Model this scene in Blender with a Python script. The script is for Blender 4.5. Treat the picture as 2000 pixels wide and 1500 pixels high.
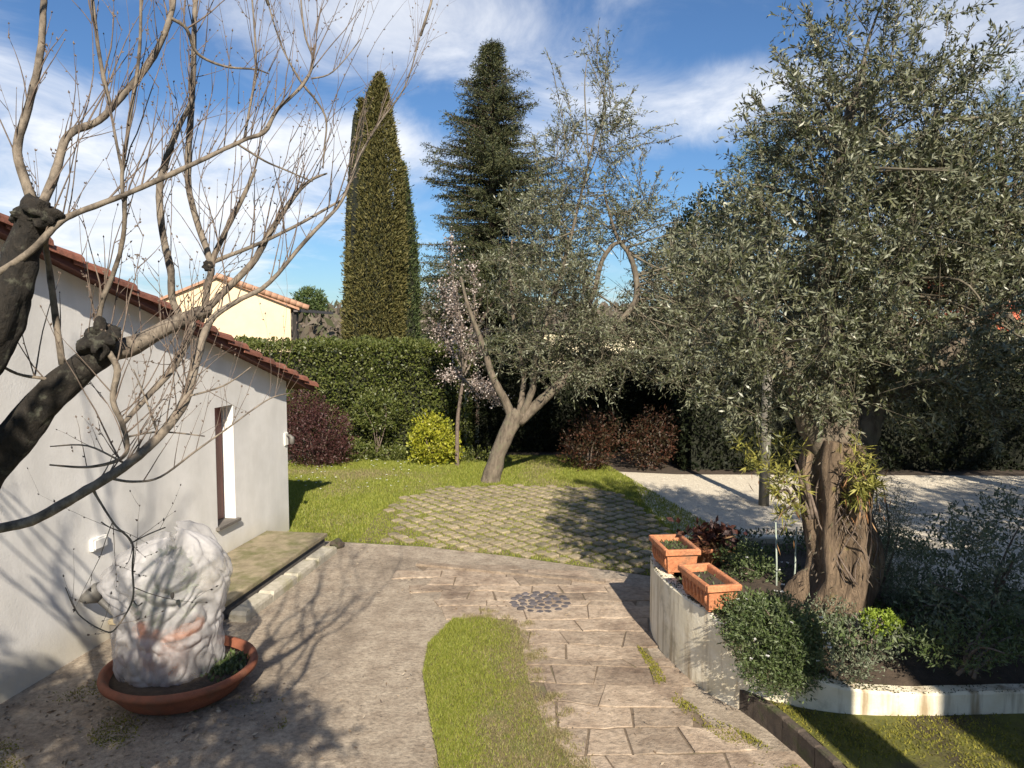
import bpy, math, random
import numpy as np
from mathutils import Vector, Matrix, noise as mnoise

for o in list(bpy.data.objects):
    bpy.data.objects.remove(o)
S = bpy.context.scene
COL = S.collection
PI = math.pi

# ------------------------------------------------------------------ camera
CAM_H = 3.0
FPX = 1500.0                       # focal length in photograph pixels (2000 wide)
PITCH = math.atan(110.0 / FPX)     # horizon at y = 640 of 1500
cam_d = bpy.data.cameras.new('camera')
cam_d.sensor_width = 36.0
cam_d.lens = 36.0 * FPX / 2000.0
cam_d.clip_start = 0.05
cam_d.clip_end = 3000.0
cam = bpy.data.objects.new('camera', cam_d)
COL.objects.link(cam)
cam.location = (0, 0, CAM_H)
cam.rotation_euler = (PI / 2 - PITCH, 0, 0)
S.camera = cam

# ------------------------------------------------------------------ light
SUN_EL = math.radians(35.0)
SUN_TH = math.radians(-10.0)        # heading of the shadows, right of +Y
LDIR = Vector((math.sin(SUN_TH) * math.cos(SUN_EL), math.cos(SUN_TH) * math.cos(SUN_EL), -math.sin(SUN_EL)))
sun_d = bpy.data.lights.new('sun', 'SUN')
sun_d.energy = 5.0
sun_d.angle = math.radians(0.53)
sun_d.color = (1.0, 0.90, 0.75)
sun = bpy.data.objects.new('sun', sun_d)
COL.objects.link(sun)
sun.rotation_euler = LDIR.to_track_quat('-Z', 'Y').to_euler()
sun.location = (2, -8, 14)

world = bpy.data.worlds.new('World')
S.world = world
world.use_nodes = True


def build_world():
    nt = world.node_tree
    nt.nodes.clear()
    N, L = nt.nodes.new, nt.links.new
    out = N('ShaderNodeOutputWorld')
    bg = N('ShaderNodeBackground')
    bg.inputs['Strength'].default_value = 0.054
    L(bg.outputs[0], out.inputs[0])
    sky = N('ShaderNodeTexSky')
    sky.sky_type = 'NISHITA'
    sky.sun_disc = False
    sky.sun_elevation = SUN_EL
    sky.sun_rotation = math.atan2(-LDIR.x, -LDIR.y)
    sky.air_density = 1.0
    sky.dust_density = 0.35
    sky.ozone_density = 2.2
    tc = N('ShaderNodeTexCoord')
    sep = N('ShaderNodeSeparateXYZ')
    L(tc.outputs['Generated'], sep.inputs[0])

    def math_(op, a, b=None, clamp=False):
        m = N('ShaderNodeMath')
        m.operation = op
        m.use_clamp = clamp
        for i, v in enumerate((a, b)):
            if v is None:
                continue
            if isinstance(v, (int, float)):
                m.inputs[i].default_value = v
            else:
                L(v, m.inputs[i])
        return m.outputs[0]
    zz = math_('ADD', math_('MAXIMUM', sep.outputs['Z'], 0.0), 0.16)
    ux = math_('DIVIDE', sep.outputs['X'], zz)
    uy = math_('DIVIDE', sep.outputs['Y'], zz)
    comb = N('ShaderNodeCombineXYZ')
    L(ux, comb.inputs[0])
    L(uy, comb.inputs[1])

    def noise_(scale, detail, rough, off, vec=None, dist=0.0):
        mp = N('ShaderNodeMapping')
        mp.inputs['Location'].default_value = off
        mp.inputs['Scale'].default_value = (1.0, 0.8, 1)
        L(vec or comb.outputs[0], mp.inputs[0])
        n = N('ShaderNodeTexNoise')
        n.inputs['Scale'].default_value = scale
        n.inputs['Detail'].default_value = detail
        n.inputs['Roughness'].default_value = rough
        n.inputs['Distortion'].default_value = dist
        L(mp.outputs[0], n.inputs['Vector'])
        return n.outputs['Fac']
    big = noise_(0.75, 3.0, 0.5, (3.1, 1.7, 0))
    fine = noise_(2.4, 9.0, 0.62, (0.4, 5.2, 2.0), None, 0.6)
    dens = math_('ADD', math_('MULTIPLY', big, 0.55), math_('MULTIPLY', fine, 0.6))

    # cloud banks and clear patches (soft ellipses on the sky)
    def blob(px, py, rx, ry, w):
        u, v = (px - 1000) / FPX, (750 - py) / FPX
        d = Vector((u, v * math.sin(PITCH) + math.cos(PITCH), v * math.cos(PITCH) - math.sin(PITCH))).normalized()
        s = N('ShaderNodeVectorMath')
        s.operation = 'SUBTRACT'
        L(tc.outputs['Generated'], s.inputs[0])
        s.inputs[1].default_value = d
        m = N('ShaderNodeVectorMath')
        m.operation = 'MULTIPLY'
        m.inputs[1].default_value = (FPX / rx, FPX / rx, FPX / ry)
        L(s.outputs[0], m.inputs[0])
        ln = N('ShaderNodeVectorMath')
        ln.operation = 'LENGTH'
        L(m.outputs[0], ln.inputs[0])
        mr = N('ShaderNodeMapRange')
        mr.interpolation_type = 'SMOOTHSTEP'
        mr.inputs['From Min'].default_value = 0.0
        mr.inputs['From Max'].default_value = 1.0
        mr.inputs['To Min'].default_value = w
        mr.inputs['To Max'].default_value = 0.0
        L(ln.outputs['Value'], mr.inputs['Value'])
        return mr.outputs['Result']
    tot = dens
    for b in ((800, 40, 620, 190, 0.26), (1230, 220, 420, 130, 0.20), (250, 440, 640, 260, 0.30), (690, 285, 300, 100, 0.30),
              (1540, 150, 170, 90, 0.14), (1950, 60, 260, 160, 0.16), (60, 180, 260, 130, 0.10),
              (260, 90, 260, 120, -0.20), (650, 190, 260, 60, -0.10), (1480, 60, 260, 110, -0.16), (1380, 360, 320, 90, -0.22),
              (620, 520, 170, 120, -0.26), (880, 230, 160, 80, -0.12)):
        tot = math_('ADD', tot, blob(*b))
    mr = N('ShaderNodeMapRange')
    mr.interpolation_type = 'SMOOTHSTEP'
    mr.inputs['From Min'].default_value = 0.50
    mr.inputs['From Max'].default_value = 0.92
    L(tot, mr.inputs['Value'])
    # cloud brightness varies a little with its thickness
    ramp = N('ShaderNodeValToRGB')
    ramp.color_ramp.elements[0].position = 0.3
    ramp.color_ramp.elements[0].color = (9.0, 9.4, 10.2, 1)
    ramp.color_ramp.elements[1].position = 0.75
    ramp.color_ramp.elements[1].color = (13.5, 13.6, 13.8, 1)
    L(fine, ramp.inputs[0])
    tint = N('ShaderNodeMix')
    tint.data_type = 'RGBA'
    tint.blend_type = 'MULTIPLY'
    tint.inputs[0].default_value = 1.0
    L(sky.outputs[0], tint.inputs[6])
    tint.inputs[7].default_value = (0.70, 0.96, 1.24, 1)
    mix = N('ShaderNodeMix')
    mix.data_type = 'RGBA'
    L(math_('MULTIPLY', mr.outputs['Result'], 0.88), mix.inputs[0])
    L(tint.outputs[2], mix.inputs[6])
    L(ramp.outputs[0], mix.inputs[7])
    L(mix.outputs[2], bg.inputs['Color'])


build_world()
S.view_settings.view_transform = 'Standard'
S.view_settings.look = 'None'
S.view_settings.exposure = 0.75
S.view_settings.gamma = 1.0
S.render.engine = 'CYCLES'
S.cycles.max_bounces = 6
S.cycles.transparent_max_bounces = 8

# ------------------------------------------------------------------ helpers
RNG = np.random.default_rng(7)
random.seed(7)


def ray(x, y):
    u, v = (x - 1000) / FPX, (750 - y) / FPX
    return Vector((u, v * math.sin(PITCH) + math.cos(PITCH), v * math.cos(PITCH) - math.sin(PITCH)))


def P(x, y, d):
    """world point seen at photo pixel x, y at distance d along +Y"""
    r = ray(x, y)
    return Vector((0, 0, CAM_H)) + r * (d / r.y)


def G(x, y, z=0.0):
    """world point on the level z under photo pixel x, y"""
    r = ray(x, y)
    return Vector((0, 0, CAM_H)) + r * ((z - CAM_H) / r.z)


def link(o, parent=None):
    COL.objects.link(o)
    if parent is not None:
        o.parent = parent
    return o


def tag(o, label=None, cat=None, group=None, kind=None):
    if label:
        o['label'] = label
    if cat:
        o['category'] = cat
    if group:
        o['group'] = group
    if kind:
        o['kind'] = kind
    return o


def empty(name, label=None, cat=None, group=None, loc=(0, 0, 0)):
    o = bpy.data.objects.new(name, None)
    link(o)
    o.empty_display_size = 0.1
    o.location = loc
    return tag(o, label, cat, group)


def mesh_from_arrays(name, V, F, mat, smooth=False):
    """V (n,3) floats, F (m,k) ints, all faces with the same vertex count"""
    V = np.ascontiguousarray(V, dtype=np.float32)
    F = np.ascontiguousarray(F, dtype=np.int32)
    me = bpy.data.meshes.new(name)
    n, m, k = len(V), len(F), F.shape[1]
    me.vertices.add(n)
    me.vertices.foreach_set('co', V.ravel())
    me.loops.add(m * k)
    me.loops.foreach_set('vertex_index', F.ravel())
    me.polygons.add(m)
    me.polygons.foreach_set('loop_start', np.arange(0, m * k, k, dtype=np.int32))
    me.polygons.foreach_set('loop_total', np.full(m, k, dtype=np.int32))
    if smooth:
        me.polygons.foreach_set('use_smooth', np.ones(m, dtype=bool))
    me.update(calc_edges=True)
    if mat:
        me.materials.append(mat)
    return me


def arr_obj(name, V, F, mat, parent=None, smooth=False):
    o = bpy.data.objects.new(name, mesh_from_arrays(name, V, F, mat, smooth))
    if parent is not None and parent.location.length > 0:
        o.location = -parent.location
    return link(o, parent)


class MB:
    """collects boxes, tubes, prisms into one mesh (world coordinates)"""

    def __init__(self):
        self.v, self.f = [], []

    def add(self, verts, faces):
        b = len(self.v)
        self.v += [tuple(p) for p in verts]
        self.f += [tuple(b + i for i in f) for f in faces]
        return self

    def box(self, c, sx, sy, sz, rz=0.0, bevel=0.0):
        ca, sa = math.cos(rz), math.sin(rz)
        hx, hy, hz = sx / 2, sy / 2, sz / 2
        vs = []
        if bevel <= 0:
            for z in (-hz, hz):
                for x, y in ((-hx, -hy), (hx, -hy), (hx, hy), (-hx, hy)):
                    vs.append((c[0] + x * ca - y * sa, c[1] + x * sa + y * ca, c[2] + z))
            return self.add(vs, [(0, 3, 2, 1), (4, 5, 6, 7), (0, 1, 5, 4), (1, 2, 6, 5), (2, 3, 7, 6), (3, 0, 4, 7)])
        b = bevel
        for z, i in ((-hz, 0), (hz - b, 0), (hz, b)):
            for x, y in ((-hx + i, -hy + i), (hx - i, -hy + i), (hx - i, hy - i), (-hx + i, hy - i)):
                vs.append((c[0] + x * ca - y * sa, c[1] + x * sa + y * ca, c[2] + z))
        fs = [(0, 3, 2, 1), (8, 9, 10, 11)]
        for k in (0, 4):
            for i in range(4):
                j = (i + 1) % 4
                fs.append((k + i, k + j, k + 4 + j, k + 4 + i))
        return self.add(vs, fs)

    def prism(self, poly, z0, z1, bevel=0.0):
        n = len(poly)
        if bevel > 0:
            cx = sum(p[0] for p in poly) / n
            cy = sum(p[1] for p in poly) / n
            ins = []
            for p in poly:
                dx, dy = cx - p[0], cy - p[1]
                l = math.hypot(dx, dy) + 1e-6
                ins.append((p[0] + dx / l * bevel * 1.3, p[1] + dy / l * bevel * 1.3))
            vs = [(p[0], p[1], z0) for p in poly] + [(p[0], p[1], z1 - bevel) for p in poly] + [(p[0], p[1], z1) for p in ins]
            fs = [tuple(range(n - 1, -1, -1)), tuple(range(2 * n, 3 * n))]
            for k in (0, n):
                for i in range(n):
                    j = (i + 1) % n
                    fs.append((k + i, k + j, k + n + j, k + n + i))
            return self.add(vs, fs)
        vs = [(p[0], p[1], z0) for p in poly] + [(p[0], p[1], z1) for p in poly]
        fs = [tuple(range(n - 1, -1, -1)), tuple(range(n, 2 * n))]
        for i in range(n):
            j = (i + 1) % n
            fs.append((i, j, n + j, n + i))
        return self.add(vs, fs)

    def quadprism(self, a, b, c, d, off):
        """slab: quad a b c d extruded by vector off"""
        vs = [Vector(p) for p in (a, b, c, d)]
        off = Vector(off)
        vs += [p + off for p in vs]
        return self.add(vs, [(0, 3, 2, 1), (4, 5, 6, 7), (0, 1, 5, 4), (1, 2, 6, 5), (2, 3, 7, 6), (3, 0, 4, 7)])

    def tube(self, pts, rad, n=8, jitter=0.0, cap=True, flute=0.0, nf=5, seed=0):
        pts = [Vector(p) for p in pts]
        m = len(pts)
        up = Vector((0.13, 0.31, 1)).normalized()
        base = len(self.v)
        t0 = (pts[1] - pts[0]).normalized()
        nrm = up.cross(t0)
        if nrm.length < 1e-3:
            nrm = Vector((1, 0, 0))
        nrm.normalize()
        rm = (sum(rad) / len(rad) if not isinstance(rad, (int, float)) else rad) + 1e-6
        arc = 0.0
        for i in range(m):
            if i:
                arc += (pts[i] - pts[i - 1]).length / rm
            t = (pts[min(i + 1, m - 1)] - pts[max(i - 1, 0)]).normalized()
            nrm = (nrm - t * nrm.dot(t))
            nrm.normalize()
            bi = t.cross(nrm)
            r = rad[i] if not isinstance(rad, (int, float)) else rad
            for k in range(n):
                a = 2 * PI * k / n
                rr = r
                if flute:
                    rr *= 1 + flute * math.sin(nf * a + 2.4 * mnoise.noise(Vector((arc * 0.35, seed, 0))) + seed) \
                        + flute * 0.9 * mnoise.noise(Vector((math.cos(a) * 1.6, math.sin(a) * 1.6, arc * 0.22 + seed)))\
                        + flute * 0.8 * mnoise.noise(Vector((math.cos(a) * 5.0, math.sin(a) * 5.0, arc * 0.35 + seed)))
                if jitter:
                    rr *= 1 + jitter * (mnoise.noise(Vector((math.cos(a) * 1.5 + seed, math.sin(a) * 1.5, arc * 0.55 + seed)))
                                        + 0.5 * mnoise.noise(Vector((math.cos(a) * 4.5 + seed, math.sin(a) * 4.5, arc * 1.0 - seed))))
                q = pts[i] + (nrm * math.cos(a) + bi * math.sin(a)) * rr
                self.v.append(tuple(q))
        for i in range(m - 1):
            for k in range(n):
                j = (k + 1) % n
                self.f.append((base + i * n + k, base + i * n + j, base + (i + 1) * n + j, base + (i + 1) * n + k))
        if cap:
            self.f.append(tuple(base + k for k in range(n - 1, -1, -1)))
            self.f.append(tuple(base + (m - 1) * n + k for k in range(n)))
        return self

    def lathe(self, c, prof, n=24, wob=0.0):
        base = len(self.v)
        for i, (r, z) in enumerate(prof):
            for k in range(n):
                a = 2 * PI * k / n
                rr = r * (1 + wob * mnoise.noise(Vector((math.cos(a) * 2, math.sin(a) * 2, i * 0.6))))
                self.v.append((c[0] + rr * math.cos(a), c[1] + rr * math.sin(a), c[2] + z))
        for i in range(len(prof) - 1):
            for k in range(n):
                j = (k + 1) % n
                self.f.append((base + i * n + k, base + i * n + j, base + (i + 1) * n + j, base + (i + 1) * n + k))
        self.f.append(tuple(base + k for k in range(n - 1, -1, -1)))
        self.f.append(tuple(base + (len(prof) - 1) * n + k for k in range(n)))
        return self

    def ball(self, c, rx, ry, rz, n=10, m=7, wob=0.0, seed=0.0):
        prof_v, fs = [], []
        for i in range(m + 1):
            th = PI * i / m
            for k in range(n):
                a = 2 * PI * k / n
                d = Vector((math.sin(th) * math.cos(a), math.sin(th) * math.sin(a), math.cos(th)))
                s = 1 + wob * mnoise.noise(d * 1.7 + Vector((seed, seed * 0.7, 0)))
                prof_v.append((c[0] + d.x * rx * s, c[1] + d.y * ry * s, c[2] + d.z * rz * s))
        for i in range(m):
            for k in range(n):
                j = (k + 1) % n
                fs.append((i * n + k, (i + 1) * n + k, (i + 1) * n + j, i * n + j))
        return self.add(prof_v, fs)

    def build(self, name, mat, parent=None, smooth=False):
        me = bpy.data.meshes.new(name)
        me.from_pydata(self.v, [], self.f)
        if smooth:
            for p in me.polygons:
                p.use_smooth = True
        if mat:
            me.materials.append(mat)
        me.validate()
        me.update()
        o = bpy.data.objects.new(name, me)
        if parent is not None:
            l = parent.location + (parent.parent.location if parent.parent else Vector())
            o.location = -l
        return link(o, parent)


def smooth_path(pts, rads, per=5):
    """Catmull-Rom through points, radii interpolated"""
    pts = [Vector(p) for p in pts]
    op, orr = [], []
    n = len(pts)
    for i in range(n - 1):
        p0 = pts[max(i - 1, 0)]
        p1, p2 = pts[i], pts[i + 1]
        p3 = pts[min(i + 2, n - 1)]
        for k in range(per):
            t = k / per
            q = 0.5 * ((2 * p1) + (p2 - p0) * t + (2 * p0 - 5 * p1 + 4 * p2 - p3) * t * t + (3 * p1 - p0 - 3 * p2 + p3) * t ** 3)
            op.append(q)
            orr.append(rads[i] + (rads[i + 1] - rads[i]) * t)
    op.append(pts[-1])
    orr.append(rads[-1])
    return op, orr


# ------------------------------------------------------------------ materials
MATS = {}


def new_mat(name):
    m = bpy.data.materials.new(name)
    m.use_nodes = True
    nt = m.node_tree
    b = nt.nodes['Principled BSDF']
    MATS[name] = m
    return m, nt, b


def add_noise(nt, scale, detail=5, rough=0.6, coord='Object', stretch=(1, 1, 1), dist=0.0, off=(0, 0, 0)):
    tc = nt.nodes.new('ShaderNodeTexCoord')
    mp = nt.nodes.new('ShaderNodeMapping')
    mp.inputs['Scale'].default_value = stretch
    mp.inputs['Location'].default_value = off
    if coord == 'Object':
        gp = nt.nodes.new('ShaderNodeNewGeometry')
        nt.links.new(gp.outputs['Position'], mp.inputs[0])
    else:
        nt.links.new(tc.outputs[coord], mp.inputs[0])
    n = nt.nodes.new('ShaderNodeTexNoise')
    n.inputs['Scale'].default_value = scale
    n.inputs['Detail'].default_value = detail
    n.inputs['Roughness'].default_value = rough
    n.inputs['Distortion'].default_value = dist
    nt.links.new(mp.outputs[0], n.inputs['Vector'])
    return n.outputs['Fac']


def ramp(nt, fac, stops):
    r = nt.nodes.new('ShaderNodeValToRGB')
    el = r.color_ramp.elements
    while len(el) < len(stops):
        el.new(0.5)
    for e, (p, c) in zip(el, stops):
        e.position = p
        e.color = (c[0], c[1], c[2], 1) if not isinstance(c, (int, float)) else (c, c, c, 1)
    nt.links.new(fac, r.inputs[0])
    return r.outputs[0]


def mixc(nt, fac, a, b, mode='MIX'):
    m = nt.nodes.new('ShaderNodeMix')
    m.data_type = 'RGBA'
    m.blend_type = mode
    for i, v in ((0, fac), (6, a), (7, b)):
        if isinstance(v, (int, float)):
            m.inputs[i].default_value = v
        elif isinstance(v, tuple):
            m.inputs[i].default_value = (v[0], v[1], v[2], 1)
        else:
            nt.links.new(v, m.inputs[i])
    return m.outputs[2]


def bump(nt, b, fac, strength, dist=0.02):
    bp = nt.nodes.new('ShaderNodeBump')
    bp.inputs['Strength'].default_value = strength
    bp.inputs['Distance'].default_value = dist
    nt.links.new(fac, bp.inputs['Height'])
    nt.links.new(bp.outputs[0], b.inputs['Normal'])


def rough_mat(name, c1, c2, scale=8, rough=0.85, bstr=0.3, bscale=None, stretch=(1, 1, 1), c3=None, s3=1.3, t3=(0.5, 0.7), island=0.0, bdist=0.02, speck=None):
    """two-tone noise, optional third colour in large patches, optional per-piece value change"""
    m, nt, b = new_mat(name)
    f = add_noise(nt, scale, 6, 0.65, stretch=stretch)
    c = ramp(nt, f, [(0.3, c1), (0.7, c2)])
    if c3:
        f3 = add_noise(nt, s3, 5, 0.65, stretch=stretch, off=(4, 2, 7))
        k = ramp(nt, f3, [(t3[0], 0.0), (t3[1], 1.0)])
        c = mixc(nt, k, c, c3)
    if speck:
        fs_ = add_noise(nt, speck[0], 4, 0.75, off=(1, 9, 3))
        ks = ramp(nt, fs_, [(0.30, speck[1]), (0.5, 1.0), (0.72, speck[2])])
        c = mixc(nt, 1.0, c, ks, 'MULTIPLY')
    if island:
        oi = nt.nodes.new('ShaderNodeObjectInfo')
        k = ramp(nt, oi.outputs['Random'], [(0.0, 1 - island), (1.0, 1 + island * 0.6)])
        c = mixc(nt, 1.0, c, k, 'MULTIPLY')
    nt.links.new(c, b.inputs['Base Color'])
    b.inputs['Roughness'].default_value = rough
    if bstr:
        fb = add_noise(nt, bscale or scale * 4, 6, 0.7, stretch=stretch)
        bump(nt, b, fb, bstr, bdist)
    return m


def leaf_mat(name, cols, back=None, rough=0.5, trans=0.25, tcol=None, spec=0.4):
    """leaf: each leaf its own tone, paler underside, a little light let through"""
    m, nt, b = new_mat(name)
    g = nt.nodes.new('ShaderNodeNewGeometry')
    k = len(cols)
    c = ramp(nt, g.outputs['Random Per Island'], [(i / max(k - 1, 1), cc) for i, cc in enumerate(cols)])
    if back:
        c = mixc(nt, g.outputs['Backfacing'], c, back)
    nt.links.new(c, b.inputs['Base Color'])
    b.inputs['Roughness'].default_value = rough
    b.inputs['Specular IOR Level'].default_value = spec
    if trans > 0:
        tr = nt.nodes.new('ShaderNodeBsdfTranslucent')
        if tcol:
            tr.inputs[0].default_value = (*tcol, 1)
        else:
            nt.links.new(c, tr.inputs[0])
        ms = nt.nodes.new('ShaderNodeMixShader')
        ms.inputs[0].default_value = trans
        nt.links.new(b.outputs[0], ms.inputs[1])
        nt.links.new(tr.outputs[0], ms.inputs[2])
        nt.links.new(ms.outputs[0], nt.nodes['Material Output'].inputs[0])
    return m


M_soil = rough_mat('soil', (0.035, 0.026, 0.018), (0.09, 0.065, 0.045), 9, 0.95, 0.8)
M_lawnbase = rough_mat('lawn_base', (0.11, 0.135, 0.025), (0.20, 0.215, 0.05), 5, 0.95, 0.6, 60, c3=(0.16, 0.13, 0.06), s3=1.1, t3=(0.55, 0.75))
M_field = rough_mat('field', (0.05, 0.07, 0.02), (0.10, 0.10, 0.04), 0.08, 0.95, 0.0)
M_gravel = rough_mat('gravel', (0.50, 0.44, 0.34), (0.76, 0.69, 0.56), 34, 0.92, 0.9, 60, c3=(0.24, 0.21, 0.16), s3=0.7, t3=(0.56, 0.8))
M_pebble = rough_mat('pebble', (0.42, 0.37, 0.29), (0.74, 0.68, 0.57), 6, 0.9, 0.0)
M_conc = rough_mat('driveway_concrete', (0.24, 0.19, 0.142), (0.42, 0.355, 0.275), 5.5, 0.92, 0.7, 30, c3=(0.15, 0.118, 0.088), s3=0.9, t3=(0.5, 0.78), bdist=0.03, speck=(24, 0.55, 1.3))
M_stone = rough_mat('paving_stone', (0.28, 0.21, 0.15), (0.46, 0.37, 0.28), 6, 0.9, 0.7, 26, c3=(0.165, 0.115, 0.082), s3=1.6, t3=(0.5, 0.75), island=0.28, bdist=0.03, speck=(18, 0.6, 1.25))
M_joint = rough_mat('paving_joint', (0.12, 0.088, 0.06), (0.21, 0.16, 0.11), 14, 0.95, 0.6, c3=(0.11, 0.12, 0.04), s3=1.6, t3=(0.58, 0.75))
M_cobble = rough_mat('dark_cobble', (0.055, 0.05, 0.055), (0.14, 0.125, 0.13), 18, 0.85, 0.5, island=0.3)
M_block = rough_mat('turf_block', (0.23, 0.185, 0.115), (0.38, 0.315, 0.21), 14, 0.92, 0.5, 50, c3=(0.12, 0.125, 0.05), s3=2.0, t3=(0.5, 0.75), island=0.25, speck=(30, 0.55, 1.2))
M_step = rough_mat('mossy_step', (0.17, 0.14, 0.085), (0.36, 0.30, 0.20), 5, 0.92, 0.5, 40, c3=(0.11, 0.115, 0.035), s3=3.2, t3=(0.45, 0.7))
M_riser = rough_mat('step_riser', (0.10, 0.09, 0.08), (0.17, 0.155, 0.14), 6, 0.9, 0.3)
M_kerb = rough_mat('kerb_concrete', (0.33, 0.30, 0.23), (0.52, 0.48, 0.40), 12, 0.9, 0.5, c3=(0.30, 0.28, 0.14), s3=2.6, t3=(0.55, 0.75))
M_darkstone = rough_mat('dark_edging', (0.045, 0.035, 0.028), (0.11, 0.085, 0.065), 14, 0.92, 0.7, c3=(0.06, 0.08, 0.02), s3=5)
M_moss_base = rough_mat('moss_base', (0.075, 0.085, 0.014), (0.17, 0.16, 0.03), 7, 0.95, 0.8, 50, c3=(0.055, 0.04, 0.025), s3=2.0, t3=(0.5, 0.66))
M_white = rough_mat('white_paint', (0.74, 0.72, 0.68), (0.82, 0.80, 0.76), 10, 0.7, 0.05)
M_tile = rough_mat('roof_tile', (0.19, 0.065, 0.04), (0.33, 0.13, 0.08), 11, 0.85, 0.4, c3=(0.09, 0.05, 0.038), s3=4, t3=(0.5, 0.75), island=0.3)
M_tile_f = rough_mat('roof_tile_pale', (0.36, 0.19, 0.12), (0.5, 0.30, 0.20), 6, 0.85, 0.3)
M_board = rough_mat('verge_board', (0.075, 0.026, 0.02), (0.13, 0.045, 0.034), 6, 0.75, 0.2, stretch=(1, 1, 6))
M_shutter = rough_mat('brown_red_wood', (0.10, 0.030, 0.024), (0.17, 0.055, 0.042), 7, 0.6, 0.2, stretch=(4, 4, 0.5))
M_terra = rough_mat('terracotta', (0.42, 0.15, 0.065), (0.60, 0.25, 0.12), 9, 0.85, 0.4, c3=(0.30, 0.16, 0.09), s3=7, t3=(0.5, 0.72), speck=(40, 0.6, 1.25))
M_terra_d = rough_mat('weathered_terracotta', (0.17, 0.055, 0.028), (0.30, 0.10, 0.05), 7, 0.8, 0.25, c3=(0.16, 0.07, 0.04), s3=4, t3=(0.5, 0.7))
M_zinc = rough_mat('grey_zinc', (0.10, 0.095, 0.085), (0.17, 0.16, 0.145), 12, 0.55, 0.1)
M_post = rough_mat('grey_post', (0.11, 0.10, 0.08), (0.19, 0.175, 0.145), 9, 0.85, 0.3, stretch=(1, 1, 0.3))
M_cane = rough_mat('green_cane', (0.25, 0.30, 0.24), (0.42, 0.47, 0.40), 20, 0.6, 0.0)
M_cream = rough_mat('cream_render', (0.72, 0.54, 0.34), (0.80, 0.63, 0.42), 1.2, 0.85, 0.1)
M_cream2 = rough_mat('pale_render', (0.72, 0.64, 0.44), (0.80, 0.72, 0.52), 1.2, 0.85, 0.1)
M_red = rough_mat('red_render', (0.62, 0.12, 0.06), (0.74, 0.18, 0.10), 2, 0.85, 0.1)
M_greyroof = rough_mat('grey_roof', (0.10, 0.085, 0.08), (0.17, 0.15, 0.14), 3, 0.85, 0.2)
M_dark = rough_mat('dark_gap', (0.02, 0.018, 0.016), (0.035, 0.03, 0.028), 5, 0.9, 0.0)
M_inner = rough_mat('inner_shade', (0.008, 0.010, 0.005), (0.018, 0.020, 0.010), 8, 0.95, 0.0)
M_glass, _nt, _b = new_mat('window_glass')
_b.inputs['Base Color'].default_value = (0.03, 0.035, 0.04, 1)
_b.inputs['Roughness'].default_value = 0.08


def plaster():
    m, nt, b = new_mat('white_plaster')
    f = add_noise(nt, 3.0, 6, 0.6)
    c = ramp(nt, f, [(0.3, (0.70, 0.68, 0.645)), (0.7, (0.82, 0.80, 0.77))])
    tc = nt.nodes.new('ShaderNodeTexCoord')
    sp = nt.nodes.new('ShaderNodeSeparateXYZ')
    nt.links.new(tc.outputs['Object'], sp.inputs[0])
    # splash stains and algae along the foot, broken up by noise
    n2 = add_noise(nt, 2.2, 6, 0.7, stretch=(1, 1, 0.6))
    a = nt.nodes.new('ShaderNodeMath')
    a.operation = 'MULTIPLY_ADD'
    nt.links.new(n2, a.inputs[0])
    a.inputs[1].default_value = -0.25
    nt.links.new(sp.outputs['Z'], a.inputs[2])
    k = ramp(nt, a.outputs[0], [(0.0, 0.5), (0.28, 0.0)])
    c = mixc(nt, k, c, (0.50, 0.43, 0.26))
    n3 = add_noise(nt, 1.0, 5, 0.6, stretch=(1, 1, 0.3), off=(3, 3, 3))
    k3 = ramp(nt, n3, [(0.48, 0.0), (0.72, 0.5)])
    c = mixc(nt, k3, c, (0.50, 0.49, 0.47))
    nt.links.new(c, b.inputs['Base Color'])
    b.inputs['Roughness'].default_value = 0.9
    bump(nt, b, add_noise(nt, 45, 5, 0.7), 0.25, 0.01)
    return m


M_plaster = plaster()


def bed_wall_mat():
    m, nt, b = new_mat('stained_bed_wall')
    f = add_noise(nt, 4, 6, 0.65)
    c = ramp(nt, f, [(0.3, (0.70, 0.62, 0.44)), (0.7, (0.84, 0.79, 0.66))])
    st = add_noise(nt, 5.0, 5, 0.6, stretch=(1.5, 1.5, 0.16), off=(1, 2, 0))
    k = ramp(nt, st, [(0.5, 0.0), (0.68, 0.85)])
    c = mixc(nt, k, c, (0.26, 0.18, 0.09))
    n2 = add_noise(nt, 2.5, 6, 0.7, off=(5, 1, 2))
    k2 = ramp(nt, n2, [(0.56, 0.0), (0.72, 0.65)])
    c = mixc(nt, k2, c, (0.20, 0.17, 0.10))
    nt.links.new(c, b.inputs['Base Color'])
    b.inputs['Roughness'].default_value = 0.9
    bump(nt, b, add_noise(nt, 30, 5, 0.7), 0.35, 0.015)
    return m


M_bedwall = bed_wall_mat()


def bark(name, c1, c2, c3, scale=6, sx=1.0, sz=0.25, bstr=0.8, t3=(0.52, 0.72), bdist=0.03):
    m, nt, b = new_mat(name)
    f = add_noise(nt, scale, 8, 0.7, stretch=(sx, sx, sz), dist=0.4)
    c = ramp(nt, f, [(0.32, c1), (0.68, c2)])
    f3 = add_noise(nt, scale * 0.55, 5, 0.6, off=(2, 7, 1))
    k = ramp(nt, f3, [(t3[0], 0.0), (t3[1], 1.0)])
    c = mixc(nt, k, c, c3)
    nt.links.new(c, b.inputs['Base Color'])
    b.inputs['Roughness'].default_value = 0.9
    bump(nt, b, f, bstr, bdist)
    return m


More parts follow.
